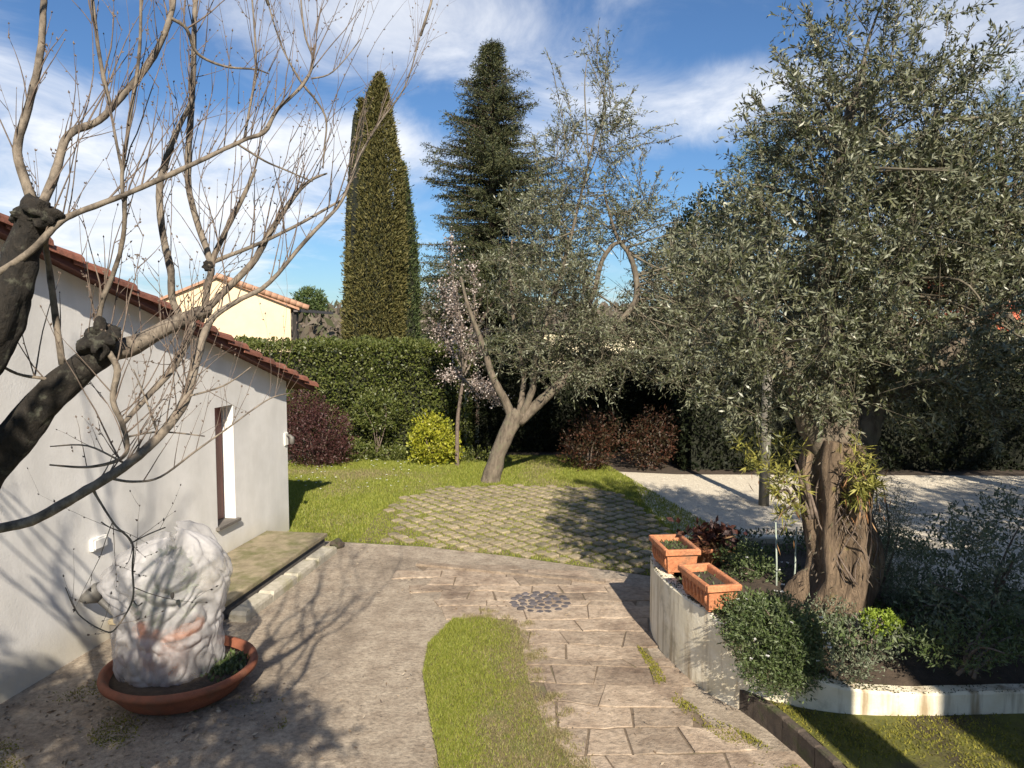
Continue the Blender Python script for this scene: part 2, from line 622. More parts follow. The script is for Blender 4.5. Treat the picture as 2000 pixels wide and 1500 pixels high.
M_bark_old = bark('old_olive_bark', (0.045, 0.029, 0.019), (0.34, 0.245, 0.16), (0.22, 0.19, 0.05), 14, 1.0, 0.16, 1.0, (0.6, 0.74), 0.08)
M_bark_ol = bark('olive_bark', (0.06, 0.047, 0.034), (0.21, 0.17, 0.125), (0.15, 0.14, 0.09), 14, 1, 0.3)
M_bark_trunk = bark('dark_mossy_bark', (0.007, 0.006, 0.005), (0.036, 0.029, 0.022), (0.10, 0.10, 0.075), 38, 1, 0.7, 1.0, (0.56, 0.68), 0.02)
M_bark_pale = bark('pale_fruitwood_bark', (0.085, 0.068, 0.052), (0.27, 0.225, 0.175), (0.055, 0.045, 0.036), 30, 1, 0.6, 0.9, (0.5, 0.66), 0.006)
M_twig = bark('twig_bark', (0.09, 0.065, 0.05), (0.22, 0.17, 0.135), (0.06, 0.04, 0.03), 30, 1, 1, 0.0)
M_twig_ol = bark('olive_twig_bark', (0.09, 0.075, 0.05), (0.19, 0.165, 0.115), (0.13, 0.115, 0.08), 20, 1, 1, 0.0)
M_bark_con = bark('conifer_bark', (0.05, 0.035, 0.025), (0.14, 0.10, 0.075), (0.08, 0.07, 0.06), 8)

L_olive = leaf_mat('olive_leaf', [(0.028, 0.037, 0.013), (0.058, 0.068, 0.027), (0.115, 0.122, 0.060), (0.042, 0.051, 0.017), (0.20, 0.20, 0.115)], (0.18, 0.19, 0.125), 0.40, 0.08)
L_cypress = leaf_mat('cypress_leaf', [(0.055, 0.058, 0.017), (0.10, 0.096, 0.026), (0.16, 0.135, 0.040), (0.075, 0.07, 0.023)], None, 0.7, 0.12)
L_cypress2 = leaf_mat('cypress_leaf_green', [(0.035, 0.055, 0.018), (0.06, 0.085, 0.025), (0.09, 0.105, 0.035)], None, 0.7, 0.12)
L_spruce = leaf_mat('spruce_needles', [(0.022, 0.032, 0.013), (0.045, 0.056, 0.022), (0.095, 0.095, 0.035), (0.032, 0.042, 0.018)], None, 0.65, 0.1)
L_hedge = leaf_mat('hedge_leaf', [(0.035, 0.052, 0.010), (0.070, 0.095, 0.018), (0.125, 0.14, 0.03), (0.052, 0.072, 0.014)], (0.12, 0.135, 0.04), 0.42, 0.2)
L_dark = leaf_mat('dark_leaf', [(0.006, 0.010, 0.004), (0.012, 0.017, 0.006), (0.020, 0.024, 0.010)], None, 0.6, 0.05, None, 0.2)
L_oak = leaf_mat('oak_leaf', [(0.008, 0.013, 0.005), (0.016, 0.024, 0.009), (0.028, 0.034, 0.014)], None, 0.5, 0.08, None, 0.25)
L_purple = leaf_mat('purple_leaf', [(0.040, 0.015, 0.016), (0.075, 0.026, 0.026), (0.10, 0.045, 0.04), (0.05, 0.03, 0.022)], None, 0.5, 0.2)
L_yellow = leaf_mat('golden_leaf', [(0.22, 0.24, 0.015), (0.34, 0.35, 0.03), (0.42, 0.40, 0.05), (0.14, 0.18, 0.02)], None, 0.45, 0.3)
L_rust = leaf_mat('rusty_leaf', [(0.04, 0.017, 0.009), (0.085, 0.03, 0.016), (0.05, 0.036, 0.016), (0.03, 0.027, 0.013)], None, 0.55, 0.2)
L_daisy = leaf_mat('daisy_leaf', [(0.045, 0.075, 0.022), (0.08, 0.12, 0.035), (0.12, 0.155, 0.05)], (0.12, 0.15, 0.07), 0.5, 0.2)
L_rosemary = leaf_mat('rosemary_leaf', [(0.07, 0.10, 0.055), (0.115, 0.15, 0.08), (0.17, 0.19, 0.11)], (0.2, 0.22, 0.15), 0.55, 0.15)
L_strap = leaf_mat('strap_leaf', [(0.14, 0.15, 0.03), (0.27, 0.265, 0.06), (0.37, 0.34, 0.09), (0.09, 0.11, 0.03)], None, 0.45, 0.25)
L_dead = leaf_mat('dead_leaf', [(0.20, 0.09, 0.04), (0.33, 0.17, 0.075), (0.42, 0.27, 0.14), (0.14, 0.08, 0.05)], None, 0.7, 0.2)
L_maroon = leaf_mat('maroon_leaf', [(0.03, 0.012, 0.010), (0.07, 0.025, 0.02), (0.11, 0.05, 0.03)], None, 0.5, 0.15)
L_lime = leaf_mat('lime_leaf', [(0.20, 0.28, 0.03), (0.28, 0.36, 0.05)], None, 0.5, 0.3)
L_petal = leaf_mat('white_petal', [(0.75, 0.75, 0.72), (0.85, 0.84, 0.80)], None, 0.6, 0.3)
L_blossom = leaf_mat('plum_blossom', [(0.34, 0.26, 0.23), (0.50, 0.42, 0.38), (0.68, 0.62, 0.57)], None, 0.6, 0.3)
L_pine = leaf_mat('pine_needles', [(0.045, 0.075, 0.020), (0.075, 0.11, 0.03), (0.11, 0.14, 0.045)], None, 0.6, 0.15)
L_grass = leaf_mat('grass_blade', [(0.16, 0.205, 0.025), (0.26, 0.30, 0.045), (0.38, 0.38, 0.085), (0.21, 0.25, 0.03)], None, 0.55, 0.4)
L_grassdry = leaf_mat('dry_grass_blade', [(0.22, 0.18, 0.085), (0.33, 0.27, 0.14), (0.20, 0.21, 0.07)], None, 0.6, 0.25)
L_moss = leaf_mat('moss_tip', [(0.13, 0.14, 0.014), (0.21, 0.20, 0.025), (0.27, 0.24, 0.04), (0.09, 0.10, 0.015)], None, 0.8, 0.2)
L_litter = leaf_mat('fallen_leaf', [(0.16, 0.11, 0.07), (0.28, 0.21, 0.14), (0.42, 0.36, 0.28), (0.10, 0.07, 0.05)], None, 0.8, 0.1)
L_brown = leaf_mat('bare_wood', [(0.10, 0.08, 0.06), (0.16, 0.13, 0.10), (0.08, 0.085, 0.04)], None, 0.8, 0.1)


# ------------------------------------------------------------------ foliage
def unit(a):
    return a / (np.linalg.norm(a, axis=1, keepdims=True) + 1e-9)


def rand_unit(n):
    return unit(RNG.normal(size=(n, 3)))


def leaves(Pb, D, L, W, fold=0.15):
    """one folded quad per leaf: base, side, tip, side"""
    n = len(Pb)
    R = rand_unit(n)
    Sx = unit(np.cross(D, R))
    Nn = np.cross(Sx, D)
    L = np.broadcast_to(np.asarray(L, float), (n,))[:, None]
    W = np.broadcast_to(np.asarray(W, float), (n,))[:, None]
    mid = Pb + D * L * 0.5
    V = np.stack([Pb, mid + Sx * W * 0.5 + Nn * W * fold, Pb + D * L, mid - Sx * W * 0.5 + Nn * W * fold], axis=1).reshape(-1, 3)
    F = np.arange(4 * n).reshape(-1, 4)
    return V, F


def cat(parts):
    Vs, Fs, b = [], [], 0
    for V, F in parts:
        Vs.append(V)
        Fs.append(F + b)
        b += len(V)
    return np.concatenate(Vs), np.concatenate(Fs)


def sprigs(Pb, D, Ls, k, leafL, leafW, droop=0.15, spread=0.9, t0=0.1):
    """k leaves set round each shoot"""
    n = len(Pb)
    t = np.linspace(t0, 1.0, k)[None, :, None] + RNG.uniform(-0.03, 0.03, (n, k, 1))
    Ls = np.broadcast_to(np.asarray(Ls, float), (n,))[:, None, None]
    pos = Pb[:, None, :] + D[:, None, :] * Ls * t
    pos[:, :, 2] -= (droop * Ls[:, :, 0] * t[:, :, 0] ** 2)
    Dd = np.repeat(D[:, None, :], k, axis=1).reshape(-1, 3)
    Dl = unit(Dd * 0.75 + rand_unit(n * k) * spread)
    LL = leafL * RNG.uniform(0.6, 1.15, n * k)
    return leaves(pos.reshape(-1, 3), Dl, LL, leafW * LL / leafL)


def twig_mesh(Pb, D, Ls, r, droop=0.15):
    n = len(Pb)
    Ls = np.broadcast_to(np.asarray(Ls, float), (n,))[:, None]
    Sx = unit(np.cross(D, rand_unit(n)))
    Sy = np.cross(D, Sx)
    rings = []
    for t, rr in ((0.0, r), (0.5, r * 0.7), (1.0, r * 0.25)):
        c = Pb + D * Ls * t
        c = c.copy()
        c[:, 2] -= droop * Ls[:, 0] * t * t
        for a in (0, 2 * PI / 3, 4 * PI / 3):
            rings.append(c + (Sx * math.cos(a) + Sy * math.sin(a)) * rr)
    V = np.stack(rings, axis=1).reshape(-1, 3)
    fs = []
    for k in (0, 3):
        for i in range(3):
            j = (i + 1) % 3
            fs.append((k + i, k + j, k + 3 + j, k + 3 + i))
    F = (np.arange(n)[:, None, None] * 9 + np.array(fs)[None]).reshape(-1, 4)
    return V, F


def in_lobes(lobes, n, shell=0.6):
    """points in ellipsoids (cx,cy,cz,rx,ry,rz,weight) and outward directions"""
    w = np.array([l[3] * l[4] * l[5] * (l[6] if len(l) > 6 else 1.0) for l in lobes])
    idx = RNG.choice(len(lobes), n, p=w / w.sum())
    A = np.array([l[:6] for l in lobes])[idx]
    d = rand_unit(n)
    r = RNG.uniform(0, 1, n) ** (1 / 3.0 * (1 - shell) + 0.12 * shell)
    return A[:, :3] + d * r[:, None] * A[:, 3:6], d, idx


def px_lobe(x, y, rx, ry, depth, w=1.0, ryd=None):
    c = P(x, y, depth)
    s = depth / FPX
    return (c.x, c.y, c.z, rx * s, (ryd if ryd else (rx + ry) / 2 * s), ry * s, w)


def stuff(o):
    o['kind'] = 'stuff'
    return o


def in_poly(x, y, poly):
    inside = np.zeros(len(x), bool)
    n = len(poly)
    j = n - 1
    for i in range(n):
        xi, yi = poly[i][0], poly[i][1]
        xj, yj = poly[j][0], poly[j][1]
        c = ((yi > y) != (yj > y)) & (x < (xj - xi) * (y - yi) / (yj - yi + 1e-12) + xi)
        inside ^= c
        j = i
    return inside


def scatter(poly, n):
    xs = [p[0] for p in poly]
    ys = [p[1] for p in poly]
    x = RNG.uniform(min(xs), max(xs), n)
    y = RNG.uniform(min(ys), max(ys), n)
    k = in_poly(x, y, poly)
    return x[k], y[k]


def grass_mesh(x, y, z, h, w, lean=0.5):
    n = len(x)
    Pb = np.stack([x, y, np.broadcast_to(z, (n,))], 1)
    a = RNG.uniform(0, 2 * PI, n)
    Sx = np.stack([np.cos(a), np.sin(a), np.zeros(n)], 1)
    D = unit(np.stack([RNG.normal(0, lean, n), RNG.normal(0, lean, n), np.ones(n)], 1))
    h = h * RNG.uniform(0.5, 1.3, n)[:, None]
    V = np.stack([Pb - Sx * w / 2, Pb + Sx * w / 2, Pb + D * h], 1).reshape(-1, 3)
    return V, np.arange(3 * n).reshape(-1, 3)


# ================================================================== THE GROUND
def sheet(name, poly, z, mat, sub=0):
    b = MB()
    b.add([(p[0], p[1], z) for p in poly], [tuple(range(len(poly)))])
    o = b.build(name, mat)
    if len(o.data.polygons) and o.data.polygons[0].normal.z < 0:
        o.data.flip_normals()
    o['kind'] = 'structure'
    return o


sheet('ground', [(-900, -60), (900, -60), (900, 1800), (-900, 1800)], -0.03, M_field)

# lawn round the turf pavers
LAWN = [(-7.0, 18.6), (-7.0, 11.2), G(560, 1050)[:2], G(690, 1058)[:2], G(830, 1066)[:2], G(1000, 1085)[:2], G(1290, 1125)[:2], (3.4, 9.6),
        G(1240, 940)[:2], G(1180, 905)[:2], (1.2, 18.6)]
sheet('lawn', LAWN, -0.012, M_lawnbase)
# gravel drive beyond the raised bed
GRAVEL = [G(1235, 935)[:2], G(1260, 985)[:2], G(1340, 1060)[:2], (2.0, 9.2), (5, 8.6), (14, 8.6), (16, 15.6), (3.4, 15.9), G(1200, 918)[:2]]
sheet('gravel_drive', GRAVEL, -0.006, M_gravel)
# concrete drive in front
DRIVE = [(-5.2, 1.5), (4.5, 1.5), (4.5, 9.0), G(1290, 1128)[:2], G(1000, 1087)[:2], G(830, 1068)[:2], G(690, 1060)[:2], G(560, 1052)[:2], (-4.0, 10.8)]
drive = sheet('driveway', DRIVE, 0.0, M_conc)

# soil under hedges
sheet('border_soil', [(-8, 17.2), (-3, 17.3), (0.3, 16.9), (2.2, 15.9), (3.4, 15.6), (16, 15.3), (16, 20.5), (-8, 20.5)], -0.004, M_soil)

# pebbles on the gravel
gx, gy = scatter(GRAVEL, 16000)
_k = gy < 15.4
gx, gy = gx[_k], gy[_k]
pb = np.stack([gx, gy, np.full(len(gx), -0.002)], 1)
s = RNG.uniform(0.008, 0.022, len(gx))
oct_ = np.array([(1, 0, 0), (0, 1, 0), (-1, 0, 0), (0, -1, 0), (0, 0, 0.7)])
rot = RNG.uniform(0, 2 * PI, len(gx))
cr, sr = np.cos(rot)[:, None], np.sin(rot)[:, None]
ox = oct_[:, 0][None] * 1.3
oy = oct_[:, 1][None]
V = np.stack([pb[:, 0:1] + s[:, None] * (ox * cr - oy * sr), pb[:, 1:2] + s[:, None] * (ox * sr + oy * cr), pb[:, 2:3] + s[:, None] * oct_[:, 2][None]], 2).reshape(-1, 3)
F = (np.arange(len(gx))[:, None, None] * 5 + np.array([(0, 1, 4), (1, 2, 4), (2, 3, 4), (3, 0, 4)])[None]).reshape(-1, 3)
o = stuff(arr_obj('loose_gravel', V, F, M_pebble))
tag(o, 'loose pale gravel lying on the drive beyond the raised bed', 'gravel')

# ---- turf pavers: blocks with grass growing between them
PAV = [G(700, 1056)[:2], G(830, 1064)[:2], G(1000, 1083)[:2], G(1285, 1122)[:2], G(1350, 1075)[:2], G(1290, 1020)[:2], G(1225, 972)[:2], G(1170, 952)[:2],
       G(985, 948)[:2], G(870, 952)[:2], G(780, 972)[:2], G(735, 1005)[:2]]
PAV = [tuple(p) for p in PAV]
tp = sheet('turf_paving', PAV, -0.008, M_joint)
# a block: concave-sided square with chamfered top
blk = MB()
ring = []
hs = 0.086
for k in range(12):
    a = 2 * PI * k / 12 + PI / 12
    q = hs * (1.22 if k % 3 == 1 else 0.98)
    ring.append((q * math.cos(a), q * math.sin(a)))
blk.prism(ring, -0.06, 0.022, 0.010)
blk_src = blk.build('paving_block', M_block, tp)
blk_me = blk_src.data
bpy.data.objects.remove(blk_src)
ang = math.radians(38)
pitch_b = 0.222
cand = []
for i in range(-60, 60):
    for j in range(-60, 60):
        bx_ = i * pitch_b
        by_ = j * pitch_b
        x = bx_ * math.cos(ang) - by_ * math.sin(ang) + 0.3
        y = bx_ * math.sin(ang) + by_ * math.cos(ang) + 12
        cand.append((x, y))
cand = np.array(cand)
cand = cand[in_poly(cand[:, 0], cand[:, 1], PAV)]
# blocks sink under the turf towards the left edge
keep = []
for x, y in cand:
    px_ = 1000 + x / y * FPX
    keep.append(not (px_ < 830 and RNG.uniform() < (830 - px_) / 200))
cand = cand[np.array(keep)]
cand = cand[np.argsort(cand[:, 1])]
rest = MB()
for i, (x, y) in enumerate(cand):
    z = RNG.uniform(-0.014, 0.008)
    rz = ang + RNG.normal(0, 0.06)
    if i < 300:
        o = bpy.data.objects.new('paving_block', blk_me)
        o.location = (x, y, z)
        o.rotation_euler = (RNG.normal(0, 0.03), RNG.normal(0, 0.03), rz)
        link(o, tp)
    else:
        c_, s_ = math.cos(rz), math.sin(rz)
        rest.prism([(x + p[0] * c_ - p[1] * s_, y + p[0] * s_ + p[1] * c_) for p in ring], -0.06 + z, 0.022 + z, 0.010)
if rest.v:
    stuff(rest.build('far_paving_blocks', M_block, tp))

# ---- grass
STRIP = [G(*p)[:2] for p in ((885, 1213), (960, 1212), (1015, 1232), (1025, 1300), (1040, 1370), (1075, 1440), (1130, 1520), (1180, 1640), (900, 1640), (858, 1500), (838, 1400), (826, 1320), (836, 1262))]
STRIP = [tuple(p) for p in STRIP]
sheet('grass_strip', STRIP, 0.026, rough_mat('worn_turf_base', (0.10, 0.085, 0.035), (0.21, 0.165, 0.08), 16, 0.95, 0.7, 50, c3=(0.12, 0.14, 0.03), s3=3))
x, y = scatter(STRIP, 120000)
pxx = 1000 + x / y * FPX
dry = RNG.uniform(0, 1, len(x)) < np.clip((pxx - 870) / 150 + 0.5 * np.array([mnoise.noise(Vector((a * 3, b * 3, 2))) for a, b in zip(x, y)]), 0.14, 0.92)
thin = ~dry | (RNG.uniform(0, 1, len(x)) < 0.45)
g1 = grass_mesh(x[~dry], y[~dry], 0.024, 0.034, 0.006, 0.55)
o = stuff(arr_obj('grass', *g1, L_grass))
tag(o, 'bright green grass growing on the strip between the two paved tracks', 'grass')
k = dry & thin
g2 = grass_mesh(x[k], y[k], 0.024, 0.022, 0.006, 0.9)
o = stuff(arr_obj('dry_grass', *g2, L_grassdry))
tag(o, 'worn dry grass on the edge of the green strip beside the stone track', 'grass')

x, y = scatter([tuple(p) for p in LAWN], 330000)
inp = in_poly(x, y, PAV)
patch = np.array([mnoise.noise(Vector((a * 0.8, b * 0.8, 0))) for a, b in zip(x, y)])
vis = (x > -5.0)
lawnk = vis & ~inp & (y < 17.9)
dryl = lawnk & (patch + RNG.normal(0, 0.25, len(x)) > 0.35)
lawnk &= ~dryl
o = stuff(arr_obj('grass', *grass_mesh(x[lawnk], y[lawnk], -0.012, 0.05, 0.014, 0.5), L_grass))
tag(o, 'green lawn grass between the white outbuilding, the hedge and the turf pavers', 'grass')
o = stuff(arr_obj('dry_grass', *grass_mesh(x[dryl], y[dryl], -0.012, 0.04, 0.013, 0.7), L_grassdry))
tag(o, 'straw coloured blades scattered through the lawn by the hedge', 'grass')
# grass in the paver joints
jk = np.nonzero(inp)[0]
d2 = np.full(len(jk), 9.0)
for x0 in range(0, len(jk), 4000):
    sl = jk[x0:x0 + 4000]
    dd = (x[sl][:, None] - cand[:, 0][None]) ** 2 + (y[sl][:, None] - cand[:, 1][None]) ** 2
    d2[x0:x0 + 4000] = dd.min(1)
jk = jk[d2 > 0.090 ** 2]
left = (1000 + x[jk] / y[jk] * FPX) < 860
jk = jk[left | (RNG.uniform(0, 1, len(jk)) < 0.75)]
o = stuff(arr_obj('joint_grass', *grass_mesh(x[jk], y[jk], -0.008, 0.032, 0.012, 0.5), L_grass))
tag(o, 'thin grass sprouting in the joints of the turf pavers', 'grass')
# little white flowers in the lawn by the hedge
k = RNG.choice(np.nonzero(lawnk & (x < -1.6) & (y > 14))[0], 120)
c0 = np.stack([x[k], y[k], np.full(len(k), 0.035)], 1)
parts = []
for a in range(5):
    d = np.tile([math.cos(a * 1.2566), math.sin(a * 1.2566), 0.25], (len(k), 1))
    parts.append(leaves(c0, unit(d), 0.022, 0.014))
o = stuff(arr_obj('lawn_daisies', *cat(parts), L_petal))
tag(o, 'tiny white daisies dotted over the lawn near the purple shrub', 'flowers')

# ragged tufts along the edge of the strip, over the stones
ed = []
for i in range(len(STRIP)):
    p, q = STRIP[i], STRIP[(i + 1) % len(STRIP)]
    for t in np.linspace(0, 1, 14):
        ed.append((p[0] + (q[0] - p[0]) * t, p[1] + (q[1] - p[1]) * t))
ed = np.array(ed)
ed = ed[(ed[:, 1] < 8.2) & (ed[:, 0] > -0.5)]
c_ = ed[RNG.integers(0, len(ed), 240)] + RNG.normal(0, 0.09, (240, 2))
x = (c_[:, 0][:, None] + RNG.normal(0, .03, (240, 60))).ravel()
y = (c_[:, 1][:, None] + RNG.normal(0, .03, (240, 60))).ravel()
o = stuff(arr_obj('edge_grass', *grass_mesh(x, y, 0.012, 0.036, 0.006, 0.8), L_grassdry))
tag(o, 'ragged dry tufts spreading from the grass strip over the paving stones', 'grass')

# ---- stone track (right) : irregular slabs with recessed joints
TRACK = [G(*p)[:2] for p in ((812, 1106), (1000, 1117), (1250, 1152), (1238, 1200), (1262, 1262), (1300, 1340), (1400, 1425), (1520, 1540), (1180, 1640), (1130, 1520), (1075, 1440), (1040, 1370), (1025, 1300), (1015, 1232), (905, 1200), (880, 1150))]
TRACK = [tuple(p) for p in TRACK]
track = sheet('stone_track', TRACK, 0.004, M_joint)
rnd = random.Random(5)
row_y = 4.6
cnt = 0
rows = []
while row_y < 9.8:
    h = rnd.uniform(0.16, 0.38)
    rows.append((row_y, row_y + h))
    row_y += h


def edge_y(x, r):
    return rows[r][0] + 0.09 * mnoise.noise(Vector((x * 1.3, r * 3.1, 0))) + 0.035 * mnoise.noise(Vector((x * 5, r * 2.1, 4)))


for r, (y0, y1) in enumerate(rows[:-1]):
    x = -2.2 + rnd.uniform(0, 0.4)
    sk0 = 0.0
    while x < 2.4:
        w = rnd.uniform(0.24, 0.80)
        x2 = x + w
        g = rnd.uniform(0.003, 0.010)
        sk = rnd.uniform(-0.10, 0.10)
        lo = [(a, edge_y(a, r) + g) for a in np.linspace(x + g, x2 - g, 6)]
        hi = [(a, edge_y(a, r + 1) - g) for a in np.linspace(x2 + sk - g, x + sk0 + g, 6)]
        sk0 = sk
        poly = [(p[0] + rnd.uniform(-.006, .006), p[1] + rnd.uniform(-.006, .004)) for p in lo + hi]
        cx = sum(p[0] for p in poly) / 12
        cy = sum(p[1] for p in poly) / 12
        ins = in_poly(np.array([p[0] for p in poly]), np.array([p[1] for p in poly]), TRACK)
        if ins.sum() >= 3:
            rel = [(p[0] - cx, p[1] - cy) for p in poly]
            o = MB().prism(rel, -0.05, 0.0, 0.0035).build('paving_stone', M_stone, track)
            o.location = (cx, cy, 0.013 + rnd.uniform(-0.004, 0.004))
            o.rotation_euler = (rnd.gauss(0, 0.006), rnd.gauss(0, 0.006), 0)
            cnt += 1
        x = x2
# round patch of dark cobbles in the track
for rr, nn in ((0.0, 1), (0.10, 6), (0.20, 12), (0.295, 17)):
    for k in range(nn):
        a = 2 * PI * k / nn + rr * 7 + rnd.uniform(-.08, .08)
        cx, cy = 0.31 + rr * math.cos(a), 8.2 + rr * math.sin(a)
        q = [(0.054 * rnd.uniform(0.8, 1.1) * math.cos(t * PI / 3 + a), 0.054 * rnd.uniform(0.8, 1.1) * math.sin(t * PI / 3 + a)) for t in range(6)]
        o = MB().prism(q, -0.05, 0.0, 0.012).build('cobble', M_cobble, track)
        o.location = (cx, cy, 0.022 + rnd.uniform(-0.004, 0.004))
# raised edging strip across the top of the track
a, b_ = G(812, 1106), G(1180, 1142)
d = (b_ - a)
nrm2 = Vector((-d.y, d.x, 0)).normalized() * 0.10
mb = MB()
mb.prism([a[:2], b_[:2], (b_ + nrm2)[:2], (a + nrm2)[:2]], -0.02, 0.035, 0.008)
o = mb.build('edging_strip', M_stone, track)

# ---- mossy ground lower right, raised, with dark edging stones
ED = [Vector((1.84, 5.86, 0)), Vector((1.96, 5.55, 0)), Vector((2.06, 5.2, 0)), Vector((2.14, 4.8, 0)), Vector((2.2, 4.2, 0))]
MOSS = [(p.x + 0.03, p.y) for p in ED] + [(2.3, 2.5), (9, 2.5), (9, 5.9), (2.0, 5.9)]
mb = MB()
mb.prism(MOSS[::1], -0.02, 0.16)
o = mb.build('mossy_ground', M_moss_base)
o['kind'] = 'structure'
edg = empty('stone_edging', 'row of dark edging stones along the mossy ground below the curved wall', 'edging')
for i in range(len(ED) - 1):
    for t in range(2):
        p = ED[i].lerp(ED[i + 1], t / 2 + 0.25)
        d = ED[i + 1] - ED[i]
        l = d.length / 2
        MB().box((p.x - 0.02, p.y, 0.08), 0.07, l * 0.96, 0.21 + rnd.uniform(-.02, .02), -math.atan2(d.x, d.y), 0.012).build('edging_stone', M_darkstone, edg)

x, y = scatter(MOSS, 90000)
vk = (x / np.maximum(y, .1) < 0.75) & (y > 3.6)
mossn = np.array([mnoise.noise(Vector((a * 1.8, b * 1.8, 3))) for a, b in zip(x, y)])
vk &= (mossn + RNG.normal(0, 0.12, len(x)) > -0.08)
o = stuff(arr_obj('moss', *grass_mesh(x[vk], y[vk], 0.16, 0.022, 0.012, 0.8), L_moss))
tag(o, 'yellow green moss and short grass on the ground below the raised bed wall', 'moss')
# moss creeping along the foot of the curved wall on the track
MS2 = [tuple(G(*p)[:2]) for p in ((1235, 1250), (1285, 1300), (1310, 1350), (1380, 1400), (1470, 1440), (1590, 1520), (1480, 1500), (1340, 1400), (1290, 1350))]
x, y = scatter(MS2, 24000)
kk = np.array([mnoise.noise(Vector((a * 3, b * 3, 5))) for a, b in zip(x, y)]) + RNG.normal(0, .15, len(x)) > -0.05
o = stuff(arr_obj('moss', *grass_mesh(x[kk], y[kk], 0.012, 0.02, 0.012, 0.9), L_moss))
tag(o, 'band of moss on the stone track along the foot of the curved white wall', 'moss')
# moss and dead leaves in the shade left
x, y = scatter([tuple(G(*p)[:2]) for p in ((-60, 1400), (230, 1310), (420, 1380), (560, 1330), (560, 1420), (380, 1500), (-60, 1640))], 30000)
nn = np.array([mnoise.noise(Vector((a * 2.2, b * 2.2, 9))) for a, b in zip(x, y)])
kk = nn + RNG.normal(0, .1, len(x)) > 0.22
o = stuff(arr_obj('moss', *grass_mesh(x[kk], y[kk], 0.0, 0.018, 0.012, 0.9), L_moss))
tag(o, 'moss patches on the shaded concrete in front of the terracotta bowl', 'moss')
kk = RNG.choice(len(x), 380)
Pb = np.stack([x[kk], y[kk], np.full(len(kk), 0.006)], 1)
D = unit(np.stack([RNG.normal(size=len(kk)), RNG.normal(size=len(kk)), RNG.uniform(0, .25, len(kk))], 1))
o = stuff(arr_obj('leaf_litter', *leaves(Pb, D, RNG.uniform(0.02, 0.065, len(kk)), 0.022), L_litter))
tag(o, 'dead leaves littering the shaded concrete by the terracotta bowl', 'leaves')

x, y = scatter([tuple(G(*p)[:2]) for p in ((450, 1400), (700, 1075), (1240, 1140), (1300, 1340), (1520, 1520), (1480, 1640), (300, 1640))], 1100)
kk = np.array([mnoise.noise(Vector((a * 1.3, b * 1.3, 21))) for a, b in zip(x, y)]) + RNG.normal(0, .2, len(x)) > 0.12
Pb = np.stack([x[kk], y[kk], np.full(kk.sum(), 0.018)], 1)
D = unit(np.stack([RNG.normal(size=kk.sum()), RNG.normal(size=kk.sum()), RNG.uniform(0, .3, kk.sum())], 1))
o = stuff(arr_obj('leaf_litter', *leaves(Pb, D, RNG.uniform(0.012, 0.045, kk.sum()), 0.014), L_litter))
tag(o, 'small dry leaves and bits blown over the paved tracks', 'leaves')

# ================================================================== OUTBUILDING
C0 = G(565, 1037)
WD = Vector((math.sin(math.radians(8.6)), math.cos(math.radians(8.6)), 0))    # along the gable wall, away
WN = Vector((WD.y, -WD.x, 0))                                                  # out of the wall
UP = Vector((0, 0, 1))
EAVE_Z = 2.22
SLOPE = 0.292
RIDGE = 6.3      # metres back along the wall from the far corner
LEN = 9.2


def W(s, z, out=0.0):
    """s metres back from the far corner along the wall"""
    return C0 - WD * s + UP * z + WN * out


def roof_z(s):
    return EAVE_Z + SLOPE * s if s <= RIDGE else EAVE_Z + SLOPE * (2 * RIDGE - s)


def wall_s(px):
    """distance along the wall of photo column px"""
    u = (px - 1000) / FPX
    # C0.x - WD.x s = u (C0.y - WD.y s)
    return (C0.x - u * C0.y) / (WD.x - u * WD.y)


gar = empty('outbuilding', 'white plastered outbuilding with red tiled roof verge and one narrow window', 'building')
# gable wall with the window opening: pieces round the hole
s_w0, s_w1 = wall_s(452), wall_s(416)        # far jamb, near jamb
wz0 = P(420, 1030, W(s_w1, 0).y).z
wz1 = P(420, 797, W(s_w1, 0).y).z
REV = 0.24
gw = MB()


def gable(s0, s1, z0=None, z1=None, n=1):
    cuts = [s0] + ([RIDGE] if s0 < RIDGE < s1 else []) + [s1]
    for a, b in zip(cuts[:-1], cuts[1:]):
        lo = -0.05 if z0 is None else z0
        t0 = roof_z(a) if z1 is None else z1
        t1 = roof_z(b) if z1 is None else z1
        gw.quadprism(W(a, lo), W(b, lo), W(b, t1), W(a, t0), -WN * 0.34)


gable(0, s_w0)
gable(s_w0, s_w1, None, wz0)
gable(s_w0, s_w1, wz1, None)
gable(s_w1, LEN)
gw.build('gable_wall', M_plaster, gar)
# far side wall and back so that it is a building
bw = MB()
DEPTH = 4.6
bw.quadprism(W(0, -0.05, -0.345), W(0.3, -0.05, -0.345), W(0.3, EAVE_Z - 0.02, -0.345), W(0, EAVE_Z - 0.02, -0.345), -WN * DEPTH)
bw.build('side_wall', M_plaster, gar)
bw = MB()
bw.quadprism(W(LEN - 0.3, -0.05, -0.345), W(LEN, -0.05, -0.345), W(LEN, roof_z(LEN) - 0.02, -0.345), W(LEN - 0.3, roof_z(LEN) - 0.02, -0.345), -WN * DEPTH)
bw.build('side_wall', M_plaster, gar)
# window
win = empty('window', loc=W(s_w1, wz0, -REV))
win.parent = gar
win_off = win.location


def child_build(mb, name, mat, parent, smooth=False):
    o = mb.build(name, mat, None, smooth)
    o.parent = parent
    l = Vector()
    p = parent
    while p:
        l += p.location
        p = p.parent
    o.location = -l
    return o


